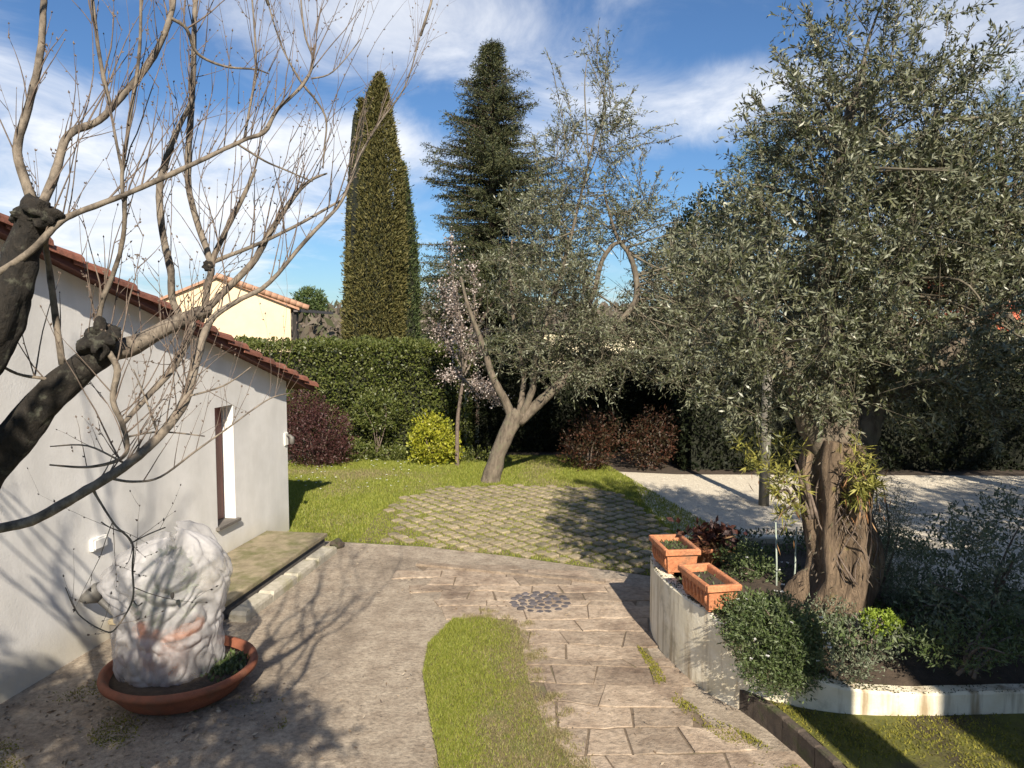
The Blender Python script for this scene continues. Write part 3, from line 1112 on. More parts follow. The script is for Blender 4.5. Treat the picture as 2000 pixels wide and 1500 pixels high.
child_build(MB().quadprism(W(s_w0, wz0, -REV), W(s_w1, wz0, -REV), W(s_w1, wz1, -REV), W(s_w0, wz1, -REV), -WN * 0.03), 'pane', M_glass, win)
fr = MB()
fw = 0.07
for a, b, c, d in ((s_w0, s_w0 + fw, wz0, wz1), (s_w1 - fw, s_w1, wz0, wz1)):
    fr.quadprism(W(a, c, -REV + 0.004), W(b, c, -REV + 0.004), W(b, d, -REV + 0.004), W(a, d, -REV + 0.004), WN * 0.05)
for c, d in ((wz0, wz0 + fw), (wz1 - fw, wz1), ((wz0 + wz1) / 2 - .03, (wz0 + wz1) / 2 + .03)):
    fr.quadprism(W(s_w0 + fw, c, -REV + 0.004), W(s_w1 - fw, c, -REV + 0.004), W(s_w1 - fw, d, -REV + 0.004), W(s_w0 + fw, d, -REV + 0.004), WN * 0.045)
child_build(fr, 'frame', M_shutter, win)
sh = MB()
sm = (s_w0 + s_w1) / 2
sh.quadprism(W(sm + 0.01, wz0 + 0.02, -REV + 0.06), W(s_w1 - 0.02, wz0 + 0.02, -REV + 0.06), W(s_w1 - 0.02, wz1 - 0.02, -REV + 0.06), W(sm + 0.01, wz1 - 0.02, -REV + 0.06), WN * 0.03)
sh.quadprism(W(s_w0 + 0.02, wz0 + 0.02, -REV + 0.06), W(sm - 0.01, wz0 + 0.02, -REV + 0.06), W(sm - 0.01, wz1 - 0.02, -REV + 0.06), W(s_w0 + 0.02, wz1 - 0.02, -REV + 0.06), WN * 0.03)
child_build(sh, 'shutter', M_shutter, win)
child_build(MB().quadprism(W(s_w0 - 0.05, wz0 - 0.03, -REV), W(s_w1 + 0.05, wz0 - 0.03, -REV), W(s_w1 + 0.05, wz0 - 0.03, 0.05), W(s_w0 - 0.05, wz0 - 0.03, 0.05), UP * 0.035), 'sill', M_riser, win)
# roof : slab, verge board and barrel tiles
OV = 0.20      # verge overhang
EO = 0.55      # eave overhang
rf = MB()


def R(s, out, dz=0.0):
    return W(s, roof_z(s) + 0.005 + dz, out)


rf.quadprism(R(-EO, OV - 0.03), R(RIDGE, OV - 0.03), R(RIDGE, -DEPTH - 0.4), R(-EO, -DEPTH - 0.4), UP * 0.06)
rf.quadprism(R(RIDGE, OV - 0.03), R(LEN + EO, OV - 0.03), R(LEN + EO, -DEPTH - 0.4), R(RIDGE, -DEPTH - 0.4), UP * 0.06)
roof = rf.build('roof', M_board, gar)
child_build(MB().quadprism(R(-EO, OV - 0.027, -0.045), R(RIDGE, OV - 0.027, -0.045), R(RIDGE, OV - 0.027, 0.06), R(-EO, OV - 0.027, 0.06), WN * 0.03), 'verge_board', M_board, roof)


def barrel(L=0.46, r0=0.095, r1=0.075, n=7, th=0.014, up=True):
    """half round tile along +X, lower end at x=0"""
    vs, fs = [], []
    for x, r in ((0, r0), (L, r1)):
        for q in (r, r - th):
            for k in range(n):
                a = PI * k / (n - 1)
                vs.append((x, q * math.cos(a), q * math.sin(a) * (1 if up else -1)))
    for k in range(n - 1):
        fs.append((k, k + 1, 2 * n + k + 1, 2 * n + k))
        fs.append((n + k + 1, n + k, 3 * n + k, 3 * n + k + 1))
        fs.append((k + 1, k, n + k, n + k + 1))
        fs.append((2 * n + k, 2 * n + k + 1, 3 * n + k + 1, 3 * n + k))
    fs.append((0, 2 * n, 3 * n, n))
    fs.append((n - 1, 2 * n - 1, 4 * n - 1, 3 * n - 1))
    return vs, fs


bv, bf = barrel()
bme = bpy.data.meshes.new('tile')
bme.from_pydata(bv, [], bf)
bme.materials.append(M_tile)
slope_dir = (-WD + UP * SLOPE).normalized()
slope_n = WN.cross(slope_dir)
if slope_n.z < 0:
    slope_n = -slope_n
yax = slope_n.cross(slope_dir)
rest = MB()
pitch_t = 0.375
ntile = int((RIDGE + EO + 0.1) / (pitch_t / math.hypot(1, SLOPE)) / 1.0 * 1.0)
for col_ in range(int((DEPTH + 0.6) / 0.2)):
    out = OV - 0.035 - col_ * 0.2
    for t in range(19):
        s = -EO - 0.03 + t * pitch_t / math.hypot(1, SLOPE)
        if s > RIDGE:
            break
        base = R(s, out, (0.062 if col_ else 0.012) + rnd.uniform(-.008, .018))
        tilt = 0.055 + rnd.uniform(-.02, .02)
        xd = (slope_dir * math.cos(tilt) - slope_n * math.sin(tilt) * 0.0 + yax * rnd.uniform(-.025, .025)).normalized()
        base = base + slope_n * (0.018)
        xd = (xd - slope_n * (0.045 if col_ else 0.085)).normalized()
        zd = (slope_n - xd * slope_n.dot(xd)).normalized()
        yd = zd.cross(xd)
        mat4 = Matrix.Translation(base) @ Matrix(((xd.x, yd.x, zd.x, 0), (xd.y, yd.y, zd.y, 0), (xd.z, yd.z, zd.z, 0), (0, 0, 0, 1)))
        if col_ < 4:
            o = bpy.data.objects.new('tile', bme)
            link(o, roof)
            o.matrix_world = mat4
        else:
            rest.add([mat4 @ Vector(v) for v in bv], bf)
stuff(child_build(rest, 'tiles', M_tile, roof))
# wall fittings
s_ = wall_s(175)
z_ = P(175, 1060, W(s_, 0).y).z
fb = MB()
fb.quadprism(W(s_ - 0.10, z_ - 0.055, 0), W(s_ + 0.10, z_ - 0.055, 0), W(s_ + 0.10, z_ + 0.055, 0), W(s_ - 0.10, z_ + 0.055, 0), WN * 0.035)
fb.quadprism(W(s_ - 0.08, z_ - 0.04, 0.035), W(s_ + 0.08, z_ - 0.04, 0.035), W(s_ + 0.08, z_ + 0.04, 0.035), W(s_ - 0.08, z_ + 0.04, 0.035), WN * 0.012)
o = fb.build('socket_box', M_white, gar)
s_ = wall_s(554)
z_ = P(554, 857, W(s_, 0).y).z
o = MB().quadprism(W(s_ - .05, z_ - .09, 0), W(s_ + .05, z_ - .09, 0), W(s_ + .05, z_ + .09, 0), W(s_ - .05, z_ + .09, 0), WN * 0.02).build('lamp_plate', M_white, gar)
l0 = W(s_, z_ + 0.05, 0.02)
lm = MB().tube([l0, l0 + WN * 0.05, l0 + WN * 0.08 - UP * 0.03, l0 + WN * 0.08 - UP * 0.12], [0.015, 0.02, 0.035, 0.04], 8)
lm.build('wall_lamp', M_zinc, gar, True)

# step along the wall, kerb below it
step = empty('garden_step', 'low mossy concrete step along the foot of the white wall', 'step', loc=W(2.5, 0, 0.3))
sa, sb = 0.75, 4.0
w0, w1 = 0.01, 0.86
ST = MB()
pl = [W(sa, 0, w0), W(sa, 0, w1), W(sb, 0, w1), W(sb, 0, w0)]
ST.prism([p[:2] for p in pl][::-1], -0.02, 0.15)
child_build(ST, 'riser_block', M_riser, step)
pl = [W(sa - 0.03, 0, w0 + 0.002), W(sa - 0.03, 0, w1 + 0.03), W(sb + 0.02, 0, w1 + 0.03), W(sb + 0.02, 0, w0 + 0.002)]
child_build(MB().prism([p[:2] for p in pl][::-1], 0.152, 0.20, 0.012), 'tread', M_step, step)
kb = empty('kerb', 'pale concrete kerb on the ground in front of the mossy step', 'kerb', loc=W(2.0, 0, 0.95))
s0 = 0.95
for i in range(4):
    l = 0.62
    pl = [W(s0, 0, 0.92), W(s0, 0, 1.11), W(s0 + l - .012, 0, 1.11), W(s0 + l - .012, 0, 0.92)]
    child_build(MB().prism([p[:2] for p in pl][::-1], -0.02, 0.10 + rnd.uniform(-.004, .004), 0.03), 'kerb_stone', M_kerb, kb)
    s0 += l
o = MB()
a = W(0.72, 0, 1.02)
o.ball((a.x, a.y, 0.05), 0.09, 0.11, 0.08, 10, 7, 0.5, 3)  # dark lump in place of the shadow past the kerb's end
o = o.build('shadow_lump', M_darkstone)
tag(o, 'small dark stone on the ground at the far end of the pale kerb', 'stone')

# ================================================================== BARE TREE
bt = empty('bare_tree', 'leafless pollarded fruit tree with dark mossy limbs and pale upright shoots', 'tree', loc=(-2.35, 2.5, 0))


def px_branch(name, pts, mat, n=8, per=5, jitter=0.25, flute=0.0, extra=None, seed=1.0):
    """pts : (x, y, depth, radius in photo pixels)"""
    q = [P(x, y, d) for x, y, d, r in pts]
    rr = [max(r * (0.74 if r < 15 else 0.80), 0.9) * d / FPX for x, y, d, r in pts]
    if extra:
        q = [Vector(e[:3]) for e in extra] + q
        rr = [e[3] for e in extra] + rr
    path, rad = smooth_path(q, rr, per)
    path = [p + Vector((mnoise.noise(p * 3 + Vector((seed, 0, 0))), mnoise.noise(p * 3 + Vector((0, seed, 0))), mnoise.noise(p * 3 + Vector((0, 0, seed))))) * 0.010 for p in path]
    b = MB().tube(path, rad, n, jitter, True, flute, 4, seed)
    child_build(b, name, mat, bt, True)
    return path, rad


BR = []
BR.append(px_branch('trunk', [(-70, 985, 2.55, 52), (0, 892, 2.58, 46), (62, 815, 2.6, 40), (130, 742, 2.62, 37), (196, 690, 2.65, 33), (215, 672, 2.66, 24)], M_bark_trunk, 26, 12, 0.26, 0.05,
                    [(-2.35, 2.5, -0.1, 0.15), (-2.33, 2.5, 0.6, 0.12), (-2.22, 2.5, 1.4, 0.105), (-1.98, 2.53, 2.2, 0.085)]))
BR.append(px_branch('limb', [(-60, 760, 2.42, 48), (0, 640, 2.42, 44), (30, 540, 2.43, 38), (55, 450, 2.45, 33), (68, 405, 2.45, 34), (76, 392, 2.45, 22)], M_bark_trunk, 26, 12, 0.26, 0.05,
                    [(-2.22, 2.5, 1.4, 0.085), (-2.08, 2.47, 2.1, 0.078)]))
# pollard knobs
for (x, y, d, r, sd) in ((200, 658, 2.62, 34, 1.0), (188, 672, 2.6, 30, 2.0), (84, 418, 2.43, 30, 3.0), (55, 425, 2.44, 30, 5.0), (392, 612, 2.98, 17, 4.0), (408, 520, 3.0, 12, 6.0)):
    c = P(x, y, d)
    q = r * 0.8 * d / FPX
    child_build(MB().ball(c, q, q, q * 0.9, 22, 16, 1.1, sd), 'knob', M_bark_trunk, bt, True)
pale = [
    # limb towards the big fork
    [(196, 690, 2.65, 24), (250, 678, 2.72, 24), (310, 648, 2.8, 20), (370, 618, 2.92, 17), (412, 602, 3.0, 12)],
    # lower limb sweeping up into the longest shoot
    [(-40, 1040, 2.3, 13), (60, 1018, 2.32, 14), (150, 968, 2.38, 14), (240, 914, 2.45, 13), (313, 855, 2.55, 12), (362, 785, 2.65, 13), (385, 700, 2.75, 12), (412, 625, 2.85, 9), (460, 588, 2.95, 7),
     (525, 552, 3.0, 6), (616, 450, 3.1, 5), (665, 392, 3.15, 4), (700, 308, 3.2, 3.2), (745, 235, 3.25, 2.6), (790, 170, 3.3, 2), (822, 68, 3.35, 1.2)],
    [(400, 606, 3.0, 9), (490, 518, 3.05, 9), (525, 455, 3.1, 8), (574, 385, 3.15, 6), (609, 353, 3.2, 4), (640, 340, 3.2, 2)],
    [(408, 520, 3.0, 6), (490, 483, 3.05, 5), (595, 430, 3.1, 4), (665, 392, 3.15, 3)],
    [(400, 606, 3.0, 9), (440, 560, 3.0, 10), (470, 530, 3.02, 8), (408, 520, 3.0, 9)][:1] + [(405, 560, 3.0, 9), (410, 520, 3.0, 9), (385, 430, 3.02, 8), (368, 350, 3.05, 8), (368, 280, 3.05, 8), (371, 196, 3.08, 8), (378, 120, 3.1, 7), (385, 0, 3.15, 6), (388, -60, 3.2, 5)],
    [(410, 520, 3.0, 8), (441, 448, 3.05, 7), (478, 375, 3.1, 6), (500, 330, 3.1, 3)],
    [(352, 615, 2.9, 9), (336, 580, 2.9, 9), (332, 525, 2.9, 10), (319, 455, 2.92, 9), (315, 368, 2.95, 9), (325, 315, 2.98, 9), (345, 255, 3.0, 7), (375, 196, 3.05, 6)],
    # from the upper knob
    [(63, 392, 2.45, 14), (35, 298, 2.47, 12), (56, 210, 2.5, 10), (77, 105, 2.52, 9), (84, 0, 2.55, 8), (86, -60, 2.56, 7)],
    [(80, 390, 2.45, 12), (105, 332, 2.5, 12), (133, 262, 2.55, 10), (192, 235, 2.6, 9), (245, 175, 2.65, 9), (297, 105, 2.7, 8), (332, 28, 2.72, 7), (342, -40, 2.75, 6)],
    [(217, 212, 2.62, 5), (196, 105, 2.62, 5), (182, 17, 2.62, 4.5), (176, -50, 2.62, 4)],
    [(332, 31, 2.72, 4.5), (364, 52, 2.75, 4.5), (385, 101, 2.8, 4), (437, 126, 2.85, 3), (497, 133, 2.9, 2.5), (525, 143, 2.92, 1.5)],
    # long thin limb crossing to the right
    [(-30, 545, 2.4, 10), (21, 518, 2.4, 10), (70, 483, 2.42, 9), (115, 437, 2.45, 9), (150, 416, 2.48, 8), (241, 378, 2.55, 7), (315, 343, 2.62, 7), (402, 304, 2.7, 6), (480, 273, 2.8, 5), (518, 259, 2.82, 6),
     (542, 217, 2.85, 5), (591, 168, 2.9, 4), (609, 122, 2.92, 3), (595, 70, 2.95, 2.5), (588, -20, 3.0, 2)],
    [(241, 378, 2.55, 5), (241, 332, 2.55, 5), (252, 266, 2.55, 5), (269, 157, 2.55, 4.5), (275, 70, 2.55, 4), (276, -30, 2.55, 3.5)],
    [(241, 330, 2.55, 4), (228, 270, 2.56, 3.5), (217, 212, 2.6, 3)],
    [(480, 273, 2.8, 3.5), (490, 192, 2.82, 3), (497, 122, 2.84, 2.6), (492, -20, 2.86, 2.2)],
    [(465, 283, 2.78, 3), (518, 315, 2.85, 2.6), (560, 332, 2.9, 2.2), (609, 353, 2.95, 1.8)],
    [(591, 168, 2.9, 3), (553, 98, 2.92, 2.4), (525, 10, 2.95, 1.8)],
    [(591, 168, 2.9, 3), (633, 227, 2.92, 2.6), (631, 290, 2.92, 2.2), (629, 330, 2.92, 1.8)],
    [(609, 154, 2.92, 2.2), (650, 140, 2.95, 1.8), (706, 76, 3.0, 1.2)],
    # drooping limb with its loop
    [(215, 688, 2.62, 9), (231, 723, 2.6, 9), (221, 782, 2.58, 8), (238, 828, 2.58, 7), (248, 878, 2.58, 6), (226, 901, 2.56, 5), (168, 912, 2.54, 3.5), (95, 908, 2.5, 2.2)],
    [(238, 828, 2.58, 6), (290, 775, 2.68, 7), (336, 723, 2.78, 8), (364, 674, 2.86, 8), (378, 630, 2.92, 8)],
    [(118, 712, 2.6, 9), (105, 607, 2.6, 9), (95, 520, 2.58, 8), (87, 450, 2.5, 7)],
    [(150, 712, 2.62, 7), (184, 662, 2.62, 7), (197, 590, 2.62, 7), (217, 537, 2.62, 6.5), (238, 467, 2.6, 6), (243, 385, 2.56, 5)],
    [(110, 748, 2.6, 6), (88, 740, 2.58, 5), (35, 730, 2.55, 4), (-20, 700, 2.5, 3.5)],
    # low side twigs in front of the wall
    [(210, 934, 2.42, 4), (260, 942, 2.45, 3.5), (315, 932, 2.5, 3), (385, 880, 2.55, 2.6), (455, 831, 2.62, 2.2), (525, 782, 2.7, 1.8), (565, 770, 2.75, 1.4)],
    [(368, 775, 2.66, 3), (437, 754, 2.7, 2.2), (490, 718, 2.75, 1.4)],
    [(180, 955, 2.4, 4), (198, 985, 2.4, 3), (224, 1024, 2.4, 2.6), (257, 1059, 2.42, 2.8), (258, 1110, 2.42, 2.6), (259, 1171, 2.42, 2.6), (228, 1226, 2.42, 2.2), (206, 1232, 2.42, 2), (154, 1199, 2.42, 1.8), (128, 1148, 2.42, 1.3)],
    [(257, 1059, 2.42, 2), (290, 1042, 2.44, 1.8), (324, 1028, 2.46, 1.6)],
    [(259, 1171, 2.42, 1.8), (268, 1182, 2.42, 1.6), (277, 1176, 2.42, 2.0)],
    [(245, 1040, 2.42, 1.8), (215, 1030, 2.42, 1.6), (197, 1020, 2.42, 2.0)],
    [(313, 852, 2.55, 4), (296, 800, 2.56, 3), (280, 760, 2.56, 2), (262, 720, 2.56, 1.4)],
    [(250, 850, 2.58, 3), (310, 842, 2.6, 2.4), (400, 850, 2.65, 1.6)],
    [(240, 900, 2.5, 3), (170, 868, 2.48, 2.4), (95, 872, 2.45, 1.6)],
]
for i, b in enumerate(pale):
    BR.append(px_branch('branch', b, M_bark_pale, 7, 5, 0.18, 0.0, None, i * 1.7))

# the rest of the crown, to the left and above
rt = random.Random(11)


def wild(p, d, l, r, depth=0):
    pts, rad = [p], [r]
    subs = []
    k = max(4, int(l / 0.16))
    for i in range(k):
        d = (d + Vector((rt.gauss(0, .12), rt.gauss(0, .12), rt.gauss(.06, .08)))).normalized()
        p = p + d * (l / k)
        pts.append(p)
        rad.append(r * (1 - 0.7 * (i + 1) / k))
        if depth < 1 and i > 0 and rt.random() < 0.6:
            sd = (d + Vector((rt.gauss(0, .7), rt.gauss(0, .7), rt.gauss(.2, .5)))).normalized()
            subs.append((p, sd, l * rt.uniform(.35, .6), rad[-1] * .65))
    if any(q.x / q.y > -0.74 and q.z < 4.15 for q in pts[1:]):
        return
    child_build(MB().tube(pts, rad, 7, 0.15), 'branch', M_bark_pale, bt, True)
    BR.append((pts, rad))
    for a_ in subs:
        wild(*a_, depth + 1)


for (q0, q1, r) in (((-2.2, 2.5, 1.6), (-3.3, 2.2, 3.7), .05), ((-2.15, 2.5, 1.9), (-3.5, 3.2, 3.6), .045), ((-2.1, 2.5, 2.1), (-2.9, 1.8, 4.3), .04), ((-2.25, 2.5, 1.7), (-3.7, 2.6, 3.2), .04),
                    ((-2.1, 2.45, 2.1), (-2.75, 3.0, 4.6), .04), ((-2.2, 2.5, 1.5), (-3.2, 1.5, 3.2), .04)):
    q0, q1 = Vector(q0), Vector(q1)
    wild(q0, (q1 - q0).normalized(), (q1 - q0).length, r)
for pth, rd in list(BR[:30]):
    e = pth[-1]
    if e.z > 4.15:
        wild(e, (pth[-1] - pth[-4]).normalized(), rt.uniform(1.1, 1.9), max(rd[-1], 0.006))

# thin upright shoots and their buds
shootV = []
buds = []
rs = random.Random(21)


def shoot(p, d, length, r, level=0):
    n = max(5, int(length / 0.055))
    pts, rad = [p], [r]
    dd = d.normalized()
    for k in range(n):
        dd = (dd + Vector((rs.gauss(0, .07), rs.gauss(0, .07), rs.gauss(0.035, .06)))).normalized()
        p = p + dd * (length / n)
        pts.append(p)
        rad.append(r * (1 - 0.75 * (k + 1) / n))
        if rs.random() < 0.30:
            side = dd.cross(Vector((rs.gauss(0, 1), rs.gauss(0, 1), rs.gauss(0, 1)))).normalized()
            buds.append((p + side * rad[-1], (side + dd).normalized()))
        if level < 2 and rs.random() < (0.20 if level == 0 else 0.10) and k > 1:
            sd = (dd + dd.cross(Vector((rs.gauss(0, 1), rs.gauss(0, 1), rs.gauss(0, 1)))).normalized() * rs.uniform(0.5, 1.1)).normalized()
            shoot(p, sd, length * rs.uniform(0.2, 0.45), r * 0.6, level + 1)
    TW.tube(pts, rad, 4, 0, False)
    buds.append((pts[-1], dd))


TW = MB()
for bi, (path, rad) in enumerate(BR):
    tot = sum((path[i + 1] - path[i]).length for i in range(len(path) - 1))
    big = rad[len(rad) // 2]
    n = int(tot / ((0.048 if bi < 38 else 0.13) if bi > 1 else 0.4))
    for _ in range(n):
        i = rs.randrange(len(path) // 6, len(path) - 1)
        p = path[i]
        if p.z < 1.2:
            continue
        t = (path[i + 1] - path[i]).normalized()
        low = 27 <= bi < 38
        up = Vector((rs.gauss(0.08, 0.25), rs.gauss(0.1, 0.3), 1.0 if not low else rs.uniform(-0.5, 0.7)))
        d = (up + t * rs.uniform(0.0, 0.8)).normalized()
        l = rs.uniform(0.10, 0.42) * (1.0 if rs.random() < 0.75 else 1.7)
        if low:
            l *= 0.45
        shoot(p, d, l, min(0.0034, rad[i] * 0.55) * rs.uniform(0.6, 1.0), 0 if l > 0.2 else 1)
stuff(child_build(TW, 'twigs', M_twig, bt, True))
BD = MB()
for p, d in buds:
    r = rs.uniform(0.0018, 0.0036)
    s1 = d.cross(Vector((0.3, 0.5, 0.8))).normalized()
    s2 = d.cross(s1)
    m_ = p + d * r * 1.2
    BD.add([p - d * r * 0.5, m_ + s1 * r, m_ + s2 * r, m_ - s1 * r, m_ - s2 * r, p + d * r * 3.4],
           [(0, 2, 1), (0, 3, 2), (0, 4, 3), (0, 1, 4), (1, 2, 5), (2, 3, 5), (3, 4, 5), (4, 1, 5)])
stuff(child_build(BD, 'buds', M_twig, bt))

# ================================================================== BOWL WITH WRAPPED PLANT
bc = G(352, 1297, 0.25)
BC = Vector((bc.x, bc.y, 0))
bowl = empty('terracotta_bowl', 'wide shallow terracotta bowl on the concrete holding the wrapped plant', 'bowl', loc=BC)
child_build(MB().lathe(BC, [(0.36, 0.0), (0.45, 0.05), (0.53, 0.14), (0.57, 0.20), (0.597, 0.205), (0.605, 0.23), (0.597, 0.258), (0.57, 0.262), (0.55, 0.25), (0.51, 0.18)], 56, 0.01), 'bowl_shell', M_terra_d, bowl, True)
child_build(MB().lathe(BC, [(0.40, 0.12), (0.53, 0.20), (0.40, 0.215), (0.1, 0.22)], 30, 0.06), 'soil', M_soil, bowl, True)
pp = np.array([(BC.x + 0.38 + RNG.normal(0, .07), BC.y + RNG.normal(0.05, .13), 0.2) for _ in range(260)])
o = empty('bowl_weed', 'small green weeds growing in the terracotta bowl beside the wrapped plant', 'plant', loc=(BC.x + .38, BC.y, .2))
d = unit(np.stack([RNG.normal(0, .6, 260), RNG.normal(0, .6, 260), np.ones(260)], 1))
o2 = arr_obj('leaves', *leaves(pp, d, 0.06, 0.03), L_daisy, o)
stuff(o2)

wc = Vector((BC.x - 0.09, BC.y + 0.02, 0.2))
wrap = empty('wrapped_plant', 'potted plant wrapped in crumpled white frost fleece standing in the terracotta bowl', 'plant', loc=wc)
# inner pot and dark foliage
child_build(MB().lathe(wc, [(0.22, 0.0), (0.25, 0.32), (0.275, 0.33), (0.275, 0.38), (0.23, 0.38)], 28), 'pot', M_terra, wrap, True)
lob = [(wc.x, wc.y, wc.z + 0.62, 0.20, 0.20, 0.22)]
lob.append((wc.x, wc.y, wc.z + 0.85, 0.16, 0.16, 0.12))
q, dd, _ = in_lobes(lob, 900, 0.3)
stuff(arr_obj('foliage', *leaves(q, unit(dd + rand_unit(900)), 0.09, 0.04), L_daisy, wrap))


def fleece():
    rf_ = random.Random(4)
    nA, nZ = 190, 120
    prof = [(0.0, 0.40), (0.06, 0.42), (0.2, 0.425), (0.36, 0.425), (0.5, 0.44), (0.62, 0.46), (0.72, 0.47), (0.80, 0.45), (0.87, 0.40), (0.94, 0.30), (0.985, 0.17), (1.0, 0.02)]
    Hh = 1.12
    pz = [a for a, b in prof]
    pr = [b for a, b in prof]
    V, F = [], []
    for i in range(nZ + 1):
        t = i / nZ
        r0 = np.interp(t, pz, pr)
        for k in range(nA):
            a = 2 * PI * k / nA
            ca, sa = math.cos(a), math.sin(a)
            v = Vector((ca, sa, t * 2.2))
            big = mnoise.noise(v * 1.3 + Vector((3, 1, 0)))
            d1 = mnoise.voronoi(Vector((ca * 1.7, sa * 1.7, t * 2.6)))[0]
            tie = -0.02 * math.exp(-((t - 0.37 - 0.03 * math.sin(a * 2)) / 0.03) ** 2)
            nz1 = mnoise.noise(v * 1.5)
            nz2 = mnoise.noise(v * 2.3 + Vector((4, 4, 4)))
            pleat = 0.022 * abs(math.sin(a * 10 + 4 * nz1)) * math.exp(-((t - 0.37) / 0.15) ** 2)
            fold = 0.040 * (abs(math.sin(a * 3.5 + t * 2.5 + 6 * nz1)) - 0.5) * (0.4 + t)
            fold += 0.014 * (abs(math.sin(a * 8 - t * 9 + 7 * nz2)) - 0.5)
            fold += 0.006 * (abs(math.sin(a * 19 + t * 7 + 8 * nz1)) - 0.5)
            r = r0 * (1.0 + 0.08 * big - 0.12 * d1[0]) + tie + pleat + fold
            c2 = nz2
            z = Hh * t * (1 + 0.16 * mnoise.noise(Vector((ca * 1.1, sa * 1.1, 4.2)))) + 0.012 * c2
            lx = -0.10 * max(0, 1 - abs(t - 0.68) / 0.14) * max(0, -ca) ** 3
            V.append((wc.x + r * ca + lx + 0.06 * t * t, wc.y + r * sa * 0.9, wc.z + z))
    for i in range(nZ):
        for k in range(nA):
            j = (k + 1) % nA
            p = (i * nA + k, i * nA + j, (i + 1) * nA + j, (i + 1) * nA + k)
            F += [(p[0], p[1], p[2]), (p[0], p[2], p[3])] if rf_.random() < 0.5 else [(p[0], p[1], p[3]), (p[1], p[2], p[3])]
    return np.array(V), np.array(F)


m, nt, b = new_mat('frost_fleece')
b.inputs['Base Color'].default_value = (0.62, 0.605, 0.61, 1)
b.inputs['Roughness'].default_value = 0.5
tr = nt.nodes.new('ShaderNodeBsdfTranslucent')
tr.inputs[0].default_value = (0.5, 0.48, 0.48, 1)
tp_ = nt.nodes.new('ShaderNodeBsdfTransparent')
m1 = nt.nodes.new('ShaderNodeMixShader')
m1.inputs[0].default_value = 0.3
nt.links.new(b.outputs[0], m1.inputs[1])
nt.links.new(tr.outputs[0], m1.inputs[2])
m2 = nt.nodes.new('ShaderNodeMixShader')
f = add_noise(nt, 4, 4, 0.6)
fk = ramp(nt, f, [(0.30, 0.30), (0.7, 0.70)])
nt.links.new(fk, m2.inputs[0])
nt.links.new(m1.outputs[0], m2.inputs[1])
nt.links.new(tp_.outputs[0], m2.inputs[2])
nt.links.new(m2.outputs[0], nt.nodes['Material Output'].inputs[0])
vt = nt.nodes.new('ShaderNodeTexVoronoi')
vt.feature = 'DISTANCE_TO_EDGE'
vt.inputs['Scale'].default_value = 5.0
gp_ = nt.nodes.new('ShaderNodeNewGeometry')
nz_ = nt.nodes.new('ShaderNodeTexNoise')
nz_.inputs['Scale'].default_value = 7.0
nz_.inputs['Detail'].default_value = 4
nt.links.new(gp_.outputs['Position'], nz_.inputs['Vector'])
wadd = nt.nodes.new('ShaderNodeVectorMath')
wadd.operation = 'MULTIPLY_ADD'
wadd.inputs[1].default_value = (0.35, 0.35, 0.25)
nt.links.new(nz_.outputs['Color'], wadd.inputs[0])
nt.links.new(gp_.outputs['Position'], wadd.inputs[2])
nt.links.new(wadd.outputs[0], vt.inputs['Vector'])
crs = ramp(nt, vt.outputs['Distance'], [(0.0, 0.0), (0.5, 1.0)])
bump(nt, b, crs, 0.15, 0.02)
fo = arr_obj('fleece', *fleece(), m, wrap, True)
cp = P(337, 1163, BC.y - 0.52)
child_build(MB().ball(cp, 0.016, 0.012, 0.024, 8, 6, 0.3), 'tie_clip', M_dark, wrap, True)

# grey watering can behind the bowl
wcan = Vector((-3.30, 6.95, 0))
can = empty('watering_can', 'grey watering can by the white wall, its rose showing beside the wrapped plant', 'watering can', loc=wcan)
child_build(MB().lathe(wcan, [(0.13, 0.0), (0.135, 0.01), (0.125, 0.30), (0.115, 0.34), (0.07, 0.36)], 24), 'body', M_zinc, can, True)
rose = P(178, 1158, 6.85)
neck = P(228, 1200, 6.9)
child_build(MB().tube([wcan + Vector((-0.1, 0, 0.10)), neck, rose.lerp(neck, 0.25)], [0.045, 0.035, 0.03], 12), 'spout', M_zinc, can, True)
ax = (rose - neck).normalized()
child_build(MB().tube([rose - ax * 0.10, rose - ax * 0.03, rose + ax * 0.02, rose + ax * 0.045], [0.035, 0.10, 0.115, 0.07], 20), 'rose', M_zinc, can, True)
child_build(MB().tube(smooth_path([wcan + Vector((0.12, 0, 0.1)), wcan + Vector((0.24, 0, 0.25)), wcan + Vector((0.17, 0, 0.42)), wcan + Vector((0.03, 0, 0.36))], [0.012] * 4)[0], 0.012, 8), 'handle', M_zinc, can, True)

